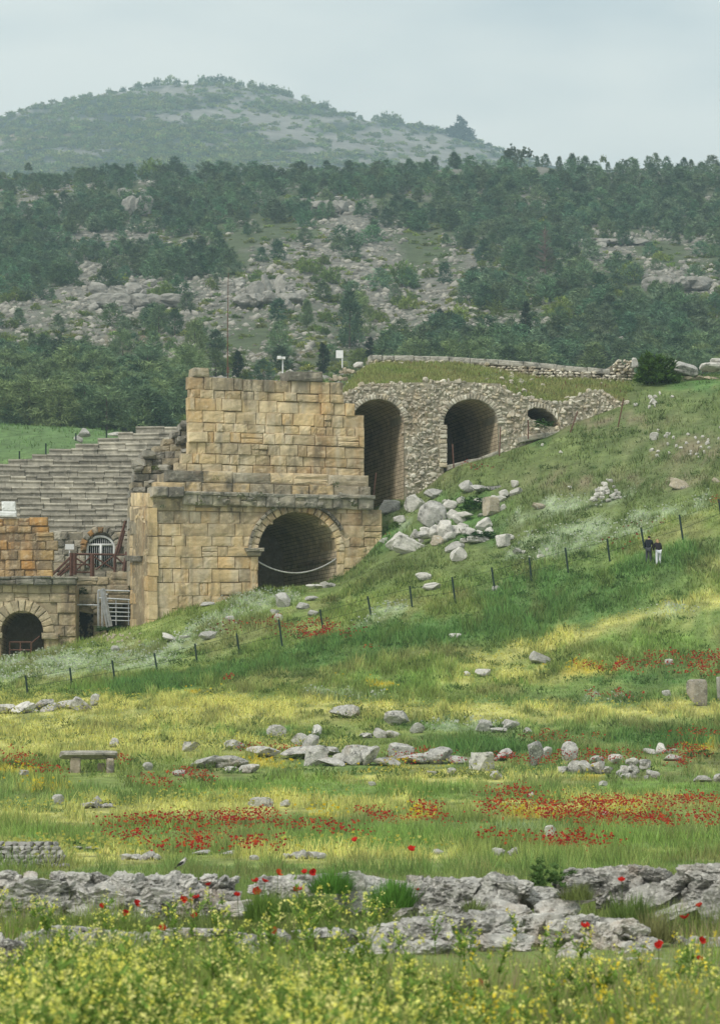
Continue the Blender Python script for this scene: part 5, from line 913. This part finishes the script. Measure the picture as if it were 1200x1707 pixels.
def plant(kind_, x, y, hpx, wk=1., label='', group=None, cat='tree', name=None, idx=None, dr=(330, 1000), d=None, tint=None):
    d_ = d or hit(x, y, *dr); p = P(x, y, d_); H = hpx*d_/F; nm = name or {'pine': 'pine_tree', 'cypress': 'cypress_tree', 'shrub': 'shrub'}[kind_]
    idx = RNG.integers(0, 5) if idx is None else idx
    if kind_ == 'shrub':
        o = bpy.data.objects.new(nm, sm_[idx % 3]); C.objects.link(o); o.location = p; o.scale = (H*wk, H*wk, H*1.5)
    else:
        o = thing(nm, '', 'tree', tuple(p)); o.scale = (H*wk, H*wk, H)
        for n_, me in (('crown', pm_[idx] if kind_ == 'pine' else cm_), ('trunk', tkm)): ch = bpy.data.objects.new(n_, me); C.objects.link(ch); ch.parent = o
    o.rotation_euler = (0, 0, RNG.uniform(0, 6.28)); tag(o, label, cat, group); return o
# hillside wood
DN = [(60, 410, 120, 75), (170, 350, 110, 34), (300, 440, 110, 40), (160, 680, 260, 45), (60, 640, 140, 60), (1000, 300, 1300, 24), (330, 335, 140, 28), (500, 350, 60, 16), (760, 350, 200, 26), (1050, 355, 260, 40), (890, 420, 90, 40), (740, 590, 110, 42), (930, 600, 180, 48), (1130, 590, 160, 60), (1090, 520, 130, 22), (960, 480, 60, 30), (820, 480, 60, 30), (310, 340, 80, 40), (840, 390, 80, 18)]
OPEN = [(560, 380, 80, 26), (240, 490, 110, 26), (690, 400, 70, 18), (450, 480, 70, 26), (470, 570, 150, 40), (1060, 400, 40, 10), (985, 440, 40, 12), (1130, 470, 80, 14), (250, 335, 20, 16), (200, 340, 14, 16), (620, 450, 60, 30), (720, 530, 40, 14), (70, 530, 110, 20), (860, 540, 50, 10), (760, 430, 40, 14), (780, 460, 60, 14)]
pts = []; tries = 0
while len(pts) < 2300 and tries < 60000:
    tries += 1; x = RNG.uniform(-60, 1260); y = RNG.uniform(283, 725); w = max(float(ell(x, y-12, DN))*1.05, .18); w *= 1-.85*float(ell(x, y, OPEN, 1.6))
    if y > 640 and 320 < x < 1000: continue
    if RNG.random() > w**1.5: continue
    dd = hit(x, y, 330, 1000); m = F/dd; mr = .93*m*(1.25 if w < .4 else 1)
    if any(abs(x-a)+2.4*abs(y-b) < mr for a, b, _, _ in pts[-400:]): continue
    pts.append((x, y, dd, w))
sel = []; extra = []
npn = 0; nsh = 0
tone = lambda x: 'left' if x < 400 else 'middle' if x < 800 else 'right'
def zone(x, y): return ('ridge', 'upper slope', 'middle slope', 'foot of the slope')[0 if y < 340 else 1 if y < 440 else 2 if y < 570 else 3]+' '+('at the left edge' if x < 130 else 'left of the mast' if x < 370 else 'above the tall block' if x < 590 else 'above the vaults' if x < 800 else 'above the crest wall' if x < 1040 else 'at the right edge')
def szw(r): return ('low round', 'small', 'wide low', 'bushy')[int(r*3.99)]
def pinesz(m, x, y):
    h_, w_ = RNG.uniform(3.4, 6.6), RNG.uniform(1.1, 1.8); return h_*m, w_, '%s %s pine in the hillside wood, %s' % ('short' if h_ < 4.4 else 'middling' if h_ < 5.6 else 'tall', 'slender' if w_ < 1.35 else 'broad', zone(x, y)), 'hillside pines, '+zone(x, y)
pts.sort(key=lambda q: q[2])
for x, y, dd, w in pts:
    m = F/dd; shrub = RNG.random() < (.12 if w > .5 else .6)
    if shrub and nsh < 285:
        nsh += 1; plant('shrub', x, y, RNG.uniform(1.2, 2.4)*m, RNG.uniform(1., 1.9), '%s green shrub on the stony hillside, %s' % (szw(RNG.random()), zone(x, y)), 'shrubs on the hillside, '+zone(x, y), 'shrub', d=dd)
    elif npn < 285:
        npn += 1; plant('pine', x, y, *pinesz(m, x, y), d=dd)
    else: extra.append((x, y, dd, RNG.uniform(2.2, 5.4)))
def joined(name, lst, protos, mat, thin=1, wk=(.9, 1.5)):
    T_, Cc = [], []
    for x, y, dd, H in lst:
        t, c_ = protos[RNG.integers(len(protos))]; k = RNG.integers(0, thin); t = t[k::thin]; c_ = c_[k::thin]; a = RNG.uniform(0, 6.28); W = H*RNG.uniform(*wk); ca, sa = math.cos(a), math.sin(a); f_ = 1.25 if thin > 1 else 1
        q = t.reshape(-1, 3)@np.array([[ca*W, sa*W, 0], [-sa*W, ca*W, 0], [0, 0, H]])
        if thin > 1: q = q.reshape(-1, 3, 3); mid = q.mean(1, keepdims=True); q = (mid+(q-mid)*math.sqrt(thin)*.9).reshape(-1, 3)
        T_.append((q+P(x, y, dd)).reshape(-1, 3, 3)); Cc.append(c_*RNG.uniform(.75, 1.3)*np.array([RNG.uniform(.85, 1.25), 1, RNG.uniform(.85, 1.1)]))
    return kind(tri_mesh(name, np.concatenate(T_), np.concatenate(Cc), mat, origin=False), 'stuff')
if extra: joined('distant_pine_wood', extra, PINE, M['needle'], 3, (1.1, 1.7))
NOT = [('cypress', 733, 560, 46, 1.2, 'dark narrow conifer above the middle of the crest wall'), ('cypress', 876, 562, 60, 1.1, 'tall dark narrow conifer in the right half of the lower wood'), ('cypress', 397, 632, 48, 1.3, 'small dark conifer just right of the tall mast'), ('cypress', 539, 622, 50, 1.3, 'dark conifer just left of the white panel on the skyline'), ('cypress', 617, 602, 40, 1.4, 'dark conifer right of the white panel, above the vaults'), ('cypress', 155, 630, 24, 1.1, 'tiny dark conifer on the reddish bare patch at the left'),
 ('pine', 466, 596, 62, 1.0, 'lone dark pine on the grassy slope right of the mast'), ('pine', 205, 622, 74, .9, 'pine left of the reddish bare patch'), ('pine', 255, 622, 70, .9, 'pine on the reddish bare patch left of the tall block'), ('pine', 325, 612, 80, .8, 'pine directly above the left corner of the tall block'), ('pine', 583, 580, 96, .8, 'tall dense pine above the left vault'), ('pine', 597, 565, 80, .8, 'pine close behind the tall dense one above the left vault'), ('pine', 512, 546, 48, .9, 'small pine halfway up the grassy middle slope'), ('pine', 265, 556, 50, 1.2, 'broad pine below the pale crag at the left'), ('pine', 292, 560, 46, 1.2, 'pine right of the broad one below the pale crag')]
for k_, x, y, h_, wk, lab in NOT: plant(k_, x, y, h_, wk, lab)
for x, y, h_, wk, lab in [(513, 457, 26, 1.7, 'bright green shrub left of a pair above the middle slope'), (550, 472, 26, 1.7, 'bright green round shrub, lower of a pair on the middle slope'), (665, 476, 38, 1.6, 'largest bright green shrub in the middle of the stony slope'), (680, 516, 22, 1.7, 'bright green shrub below the largest one on the stony slope'), (268, 506, 36, 1.4, 'green shrub growing in the pale crag at the left'), (200, 472, 16, 1.9, 'olive shrub on top of the pale crag at the left'), (760, 540, 30, 1.5, 'green shrub above the dark narrow conifer'), (930, 530, 34, 1.5, 'green shrub on the right lower slope'), (1045, 470, 30, 1.6, 'olive green shrub on the right stony slope'), (250, 292, 26, 1.6, 'dark bushy shrub on the ridge above the small pale outcrop')]:
    plant('shrub', x, y, h_, wk, lab, cat='shrub', idx=2)
# dead tree
dd = hit(908, 462, 330, 1000); t = thing('dead_pine', 'reddish brown dead pine among green ones on the right hillside', 'tree', tuple(P(908, 462, dd))); H = 84*dd/F; v = np.concatenate(dm.v)*np.array([H, H, H])+P(908, 462, dd)
link_mesh('dead_branches', v, dm.f, plain('dead_wood', (.17, .12, .10)), t)
# scree
def scree(n, box, thr, size, name, dr=(330, 1000)):
    V, Fc, Cc = [], [], []; v0, f0 = ICO[1]; f0 = np.array(f0); cnt = 0; ds = DS[(DS > dr[0]) & (DS < dr[1])]
    while cnt < n:
        x = RNG.uniform(box[0], box[2]); y = RNG.uniform(box[1], box[3]); d_ = hit(x, y, *dr); a = float(fbm((x-CX)/F*d_/14, d_/60, 0, 21, 5)); w = 1-.85*float(ell(x, y, [(480, 560, 190, 45), (60, 600, 120, 50)]))+.3*float(ell(x, y, OPEN))
        if RNG.random() > w*sstep(thr-.06, thr+.08, a+.1*float(ell(x, y, OPEN))): cnt += .02; continue
        s = size[0]+(size[1]-size[0])*RNG.random()**3; v = v0*RNG.uniform(.7, 1.3, (12, 1)); v = v*np.array([s*RNG.uniform(.8, 1.5), s, s*RNG.uniform(.5, 1.)])/2; v = rotz(v, RNG.uniform(0, 3), RNG.normal(0, .3)); V.append(v+P(x, y, d_)); Fc.append(f0+12*len(Fc)); Cc.append(np.tile(np.array([.36, .335, .285])*RNG.uniform(.6, 1.3), (12, 1))); cnt += 1
    kind(link_mesh(name, np.concatenate(V), np.concatenate(Fc).astype(np.int32), M['scree'], None, np.concatenate(Cc), origin=False), 'stuff')
scree(15000, (-40, 300, 1240, 650), .43, (.3, 1.9), 'scree')
def crag(L, label):
    mb = MB(); xs_ = [q[0] for q in L]; ys_ = [q[1] for q in L]; x, y, w = (min(xs_)+max(xs_))/2, max(ys_)-2, (max(xs_)-min(xs_))*.95; d_ = hit(x, y, 330, 1000); m = F/d_
    for k in range(5): v, f = rock(w/m*.42, w/m*.3, (max(ys_)-min(ys_))/m*.7, 3, 6, .22, int(x)+k, .1, .08); mb.add(rotz(v, k)+P(x+(k-2)*w*.19, y, d_+1.5), f, (.30, .285, .25))
    for (x, y, w, h_) in L:
        if w > 26: w, h_ = w*.72, h_*.8
        d_ = hit(x, y, 330, 1000); m = F/d_; v, f = rock(w/m, w/m*.8, h_/m*1.3, 3, 12, .22, int(x*3+y), .3, .12); v[:, 2] -= h_/m*.25; mb.add(rotz(v, RNG.uniform(-.5, .5), RNG.normal(0, .12))+P(x, y, d_), f, np.array([.36, .34, .30])*RNG.uniform(.8, 1.2))
    tag(mb.build('rocky_outcrop', M['scree']), label, 'rock outcrop')
def many(cx_, cy_, rx, ry, n, s0, s1): return [(cx_+RNG.uniform(-rx, rx), cy_+RNG.uniform(-ry, ry), RNG.uniform(s0, s1), RNG.uniform(s0, s1)*.7) for _ in range(n)]
crag([(165, 490, 44, 24), (195, 502, 46, 28), (225, 488, 40, 22), (205, 520, 50, 24), (250, 478, 36, 16), (285, 486, 44, 16), (310, 492, 30, 20)]+many(210, 500, 60, 20, 46, 8, 20), 'broad pale limestone crag on the left hillside below the pines')
crag([(425, 500, 44, 40), (448, 492, 30, 44), (465, 488, 34, 36), (400, 480, 30, 22), (500, 500, 30, 22), (480, 515, 30, 20)]+many(450, 495, 60, 20, 40, 8, 20), 'brownish crag with dark clefts right of the mast')
crag(many(225, 345, 26, 22, 16, 8, 18)+[(256, 312, 34, 16), (208, 330, 26, 18)], 'small pale outcrop just under the ridge at the left')
crag(many(545, 345, 40, 22, 16, 8, 17)+[(541, 325, 12, 14)], 'pale stony knoll under the ridge in the middle')
crag(many(1030, 400, 60, 14, 16, 8, 18), 'pale stones in a gap of the wood on the right')
crag(many(1130, 470, 60, 20, 18, 8, 18), 'pale crag at the right edge of the stony slope')
# mountain
lst = []
tries = 0
while len(lst) < 4600 and tries < 30000:
    tries += 1; x = RNG.uniform(-60, 900); y = RNG.uniform(128, 330); d_ = hit(x, y, 2000, 3050)
    if float(T(x, d_))-y > 4: continue
    xx = (x-CX)/F*d_; a = float(fbm(xx/112+y/60, y/9, 0, 31, 5, .6))+.24*float(ell(x, y, [(420, 195, 230, 30, .25), (640, 215, 120, 20, .3)]))-.10
    if a < .47 or RNG.random() < .22: lst.append((x, y+1, d_, RNG.uniform(2.4, 6.2)))
joined('mountain_scrub', lst, SHR, M['leaf'], 22, (1., 2.))
def skyline(x, h_, k_, lab, wk=1., idx=None):
    ds = DS[(DS > 2080) & (DS < 3200)]; t_ = T(np.full(len(ds), float(x)), ds); j = int(np.argmin(t_)); plant(k_, x, float(t_[j])+2, h_, wk, lab, None if 'bushy tree on the' not in lab else 'trees on the mountain crest', idx=idx, d=float(ds[j]), name='mountain_tree', cat='tree')
for x, h_ in [(205, 9), (232, 10), (262, 13), (282, 14), (296, 10), (338, 14), (352, 13), (368, 15), (385, 12), (402, 10), (420, 13), (438, 12), (455, 13), (474, 14), (483, 11), (510, 12), (540, 13), (556, 9), (600, 8), (628, 11), (645, 15), (660, 14), (668, 9), (700, 10), (60, 7), (110, 8), (150, 9), (182, 10), (720, 9), (20, 7)]:
    skyline(x, h_*1.25, 'shrub', 'small dark bushy tree on the mountain crest against the sky', RNG.uniform(.9, 1.4))
for x, y, h_, lab in [(1005, 266, 12, 'flat crowned distant tree on the right skyline')]:
    plant('shrub', x, y+4, h_, .9, lab, d=860, name='skyline_tree')
# ridge spires
for i in range(64):
    x = i*20.5-30+RNG.uniform(-8, 8); ds = DS[(DS > 700) & (DS < 950)]; t_ = T(np.full(len(ds), x), ds); j = int(np.argmin(t_)); extra.append((x, float(t_[j])+1, float(ds[j]), RNG.uniform(2.4, 5.6)))
joined('ridge_pines', extra[-64:], PINE, M['needle'], 1, (.8, 1.5))
lst = []
for _ in range(5200):
    x, y = RNG.uniform(-60, 1260), RNG.uniform(290, 700); d_ = hit(x, y, 330, 1000); a = float(fbm((x-CX)/F*d_/9, d_/40, 0, 91, 3))
    if RNG.random() < sstep(.38, .6, a)*.8+.12: lst.append((x, y+1, d_, RNG.uniform(.4, 1.5)))
joined('hillside_scrub', lst, SHR, M['leaf'], 16, (1.2, 2.2))
# -- green bushes near the ruins
def _u(): pass
def bush(x, y, w, h_, lab, col=(.07, .13, .03), name='bush', nc=70, d=None, L=.10, W=.02, cat='bush'):
    d_ = d or hit(x, y); m = F/d_; t, c_ = clump(nc, dome_env(.5, .85), 22, L, W, col, .35, int(x+y), .6); v = t.reshape(-1, 3)*np.array([w/m, w/m, h_/m])+P(x, y, d_)
    tag(link_mesh(name, v, np.arange(len(v), dtype=np.int32).reshape(-1, 3), M['leaf'], None, np.repeat(c_, 3, 0)), lab, cat)
bush(764, 234, 44, 38, 'big lone tree standing out on the mountain ridge against the sky', (.05, .07, .04), 'mountain_tree', 150, 2860, .10, .035, 'tree'); bush(853, 260, 18, 20, 'small round skyline tree, left one of two below the mountain ridge', (.06, .09, .05), 'skyline_tree', 60, 860, .12, .03, 'tree'); bush(877, 262, 20, 18, 'small round skyline tree, right one of two below the mountain ridge', (.06, .09, .05), 'skyline_tree', 60, 860, .12, .03, 'tree')
bush(1094, 636, 66, 50, 'big bright green bush on the crest wall at the right', nc=150, L=.13, W=.028, d=190)
bush(622, 900, 36, 26, 'dark green bush against the right foot of the ochre block', (.05, .10, .03)); bush(655, 882, 30, 16, 'low green bush between the fallen blocks and the ochre block', (.08, .14, .04)); bush(620, 838, 40, 14, 'dark green weeds at the mouth of the left vault', (.04, .09, .03))
bush(795, 850, 60, 22, 'dark green weeds among the fallen blocks under the middle vault', (.04, .10, .03), nc=110); bush(905, 712, 36, 12, 'green weeds in the mouth of the small low vault', (.05, .12, .04), d=180.2); bush(800, 900, 60, 16, 'deep green weeds beside the pedestal block', (.045, .12, .035), nc=110)
for q_, (x_, y_, w_) in enumerate([(333, 842, 16), (271, 846, 10), (401, 828, 14), (436, 826, 10), (560, 812, 14), (590, 843, 12), (455, 850, 9), (360, 800, 10)]): bush(x_, y_, w_, w_*.7, ('small green plant rooted in the cornice, %s' % ('first from the left', 'under the left end of the dark ledge', 'left of the arch crown', 'just left of the arch crown', 'right of the arch crown on the upper step', 'at the right above the arch', 'touching the top of the arch ring', 'on the moulding step')[q_]), (.11, .15, .05), nc=26, d=float(GB.at(x_, y_, .5)[1]))
bush(137, 990, 18, 12, 'small green plant over the little doorway at the left', (.03, .06, .02), d=175.5); bush(260, 783, 14, 9, 'green plant growing on the stepped end wall', (.10, .14, .04), d=173.5)
bush(185, 1052, 60, 9, 'low green weeds at the foot of the metal stair frame', (.06, .12, .03), d=168, nc=90); bush(80, 965, 26, 4, 'grass tuft on the dark ledge at the left edge', (.09, .14, .04), d=169.4, nc=50)
bush(1165, 1262, 60, 14, 'green weeds beside the right hand meadow stones', (.06, .14, .04), nc=90); bush(180, 1345, 22, 12, 'green weeds beside the small meadow stone at the left', (.06, .13, .04)); bush(122, 1410, 30, 9, 'green weeds behind the low rubble pile at the left', (.05, .12, .04))
def tuft(x, y, w, h_, lab, col=(.13, .28, .05), n=420, d=None):
    d_ = d or hit(x, y, 12, 60); m = F/d_; r = np.random.default_rng(int(x)); a = r.uniform(0, 6.28, n); k = np.sqrt(r.random(n)); b = np.stack([np.cos(a)*k*w/m*.45, np.sin(a)*k*w/m*.4, np.zeros(n)], 1); lump = .55+.75*fbm(b[:, 0]*9, b[:, 1]*9, 0, int(x) % 50, 2); hh = h_/m*r.uniform(.35, 1.25, n)*lump*(1-.35*k); tip = b*1.25+np.stack([r.normal(0, .06, n), r.normal(0, .05, n), hh], 1); s = np.stack([np.cos(a+1.5), np.sin(a+1.5), 0*a], 1)*.009
    t = np.stack([b-s, b+s, tip], 1)+P(x, y, d_); c_ = np.array(col)*r.uniform(.6, 1.4, (n, 1)); tag(link_mesh('grass_tuft', t.reshape(-1, 3), np.arange(n*3, dtype=np.int32).reshape(-1, 3), M['grass'], None, np.repeat(c_, 3, 0)), lab, 'grass tuft')
tuft(552, 1489, 74, 50, 'bright green grass tuft left of the smooth pale boulder', d=31.5, n=900); tuft(652, 1512, 84, 58, 'bright green grass tuft in front of the smooth pale boulder', d=30, n=1000); tuft(440, 1536, 70, 54, 'green grass tuft in the gap between the foreground rocks', (.15, .25, .05), d=29, n=700); tuft(500, 1520, 80, 40, 'loose green tuft among poppies in the rock gap', (.17, .26, .07), d=30, n=600)
tuft(1050, 1540, 80, 66, 'green weeds growing between the right hand rocks', (.15, .22, .06), d=29.5, n=420); tuft(1090, 1570, 80, 60, 'tall dry grass between the right hand rocks', (.24, .24, .10), d=28.5, n=380); tuft(960, 1500, 60, 34, 'low grass on the right hand rocks', (.20, .24, .08), d=30.5, n=260); tuft(150, 1545, 260, 26, 'low grass strip under the long left rock', (.19, .25, .07), d=30, n=1500); tuft(790, 1520, 40, 26, 'small grass tuft on the sloping rock', (.2, .25, .09), d=30, n=200)
bush(915, 1478, 70, 48, 'broad leaved green plant on top of the right hand rocks', (.13, .21, .06), 'leafy_plant', 34, 31.5, .13, .035, 'plant')
# ------------------------------------------------------------------ air between the camera and the hills
mb = MB(); mb.box((0, 2915, 418), (3000, 5880, 844)); hz = mb.build('haze', bpy.data.materials.new('haze_air')); kind(hz, 'stuff')
hm = hz.data.materials[0]; hm.use_nodes = True; n_ = hm.node_tree; n_.nodes.clear(); o_ = n_.nodes.new('ShaderNodeOutputMaterial'); pv = n_.nodes.new('ShaderNodeVolumePrincipled')
pv.inputs['Color'].default_value = (.59, .785, .92, 1); pv.inputs['Density'].default_value = .00021; pv.inputs['Anisotropy'].default_value = 0.; n_.links.new(pv.outputs[0], o_.inputs['Volume'])
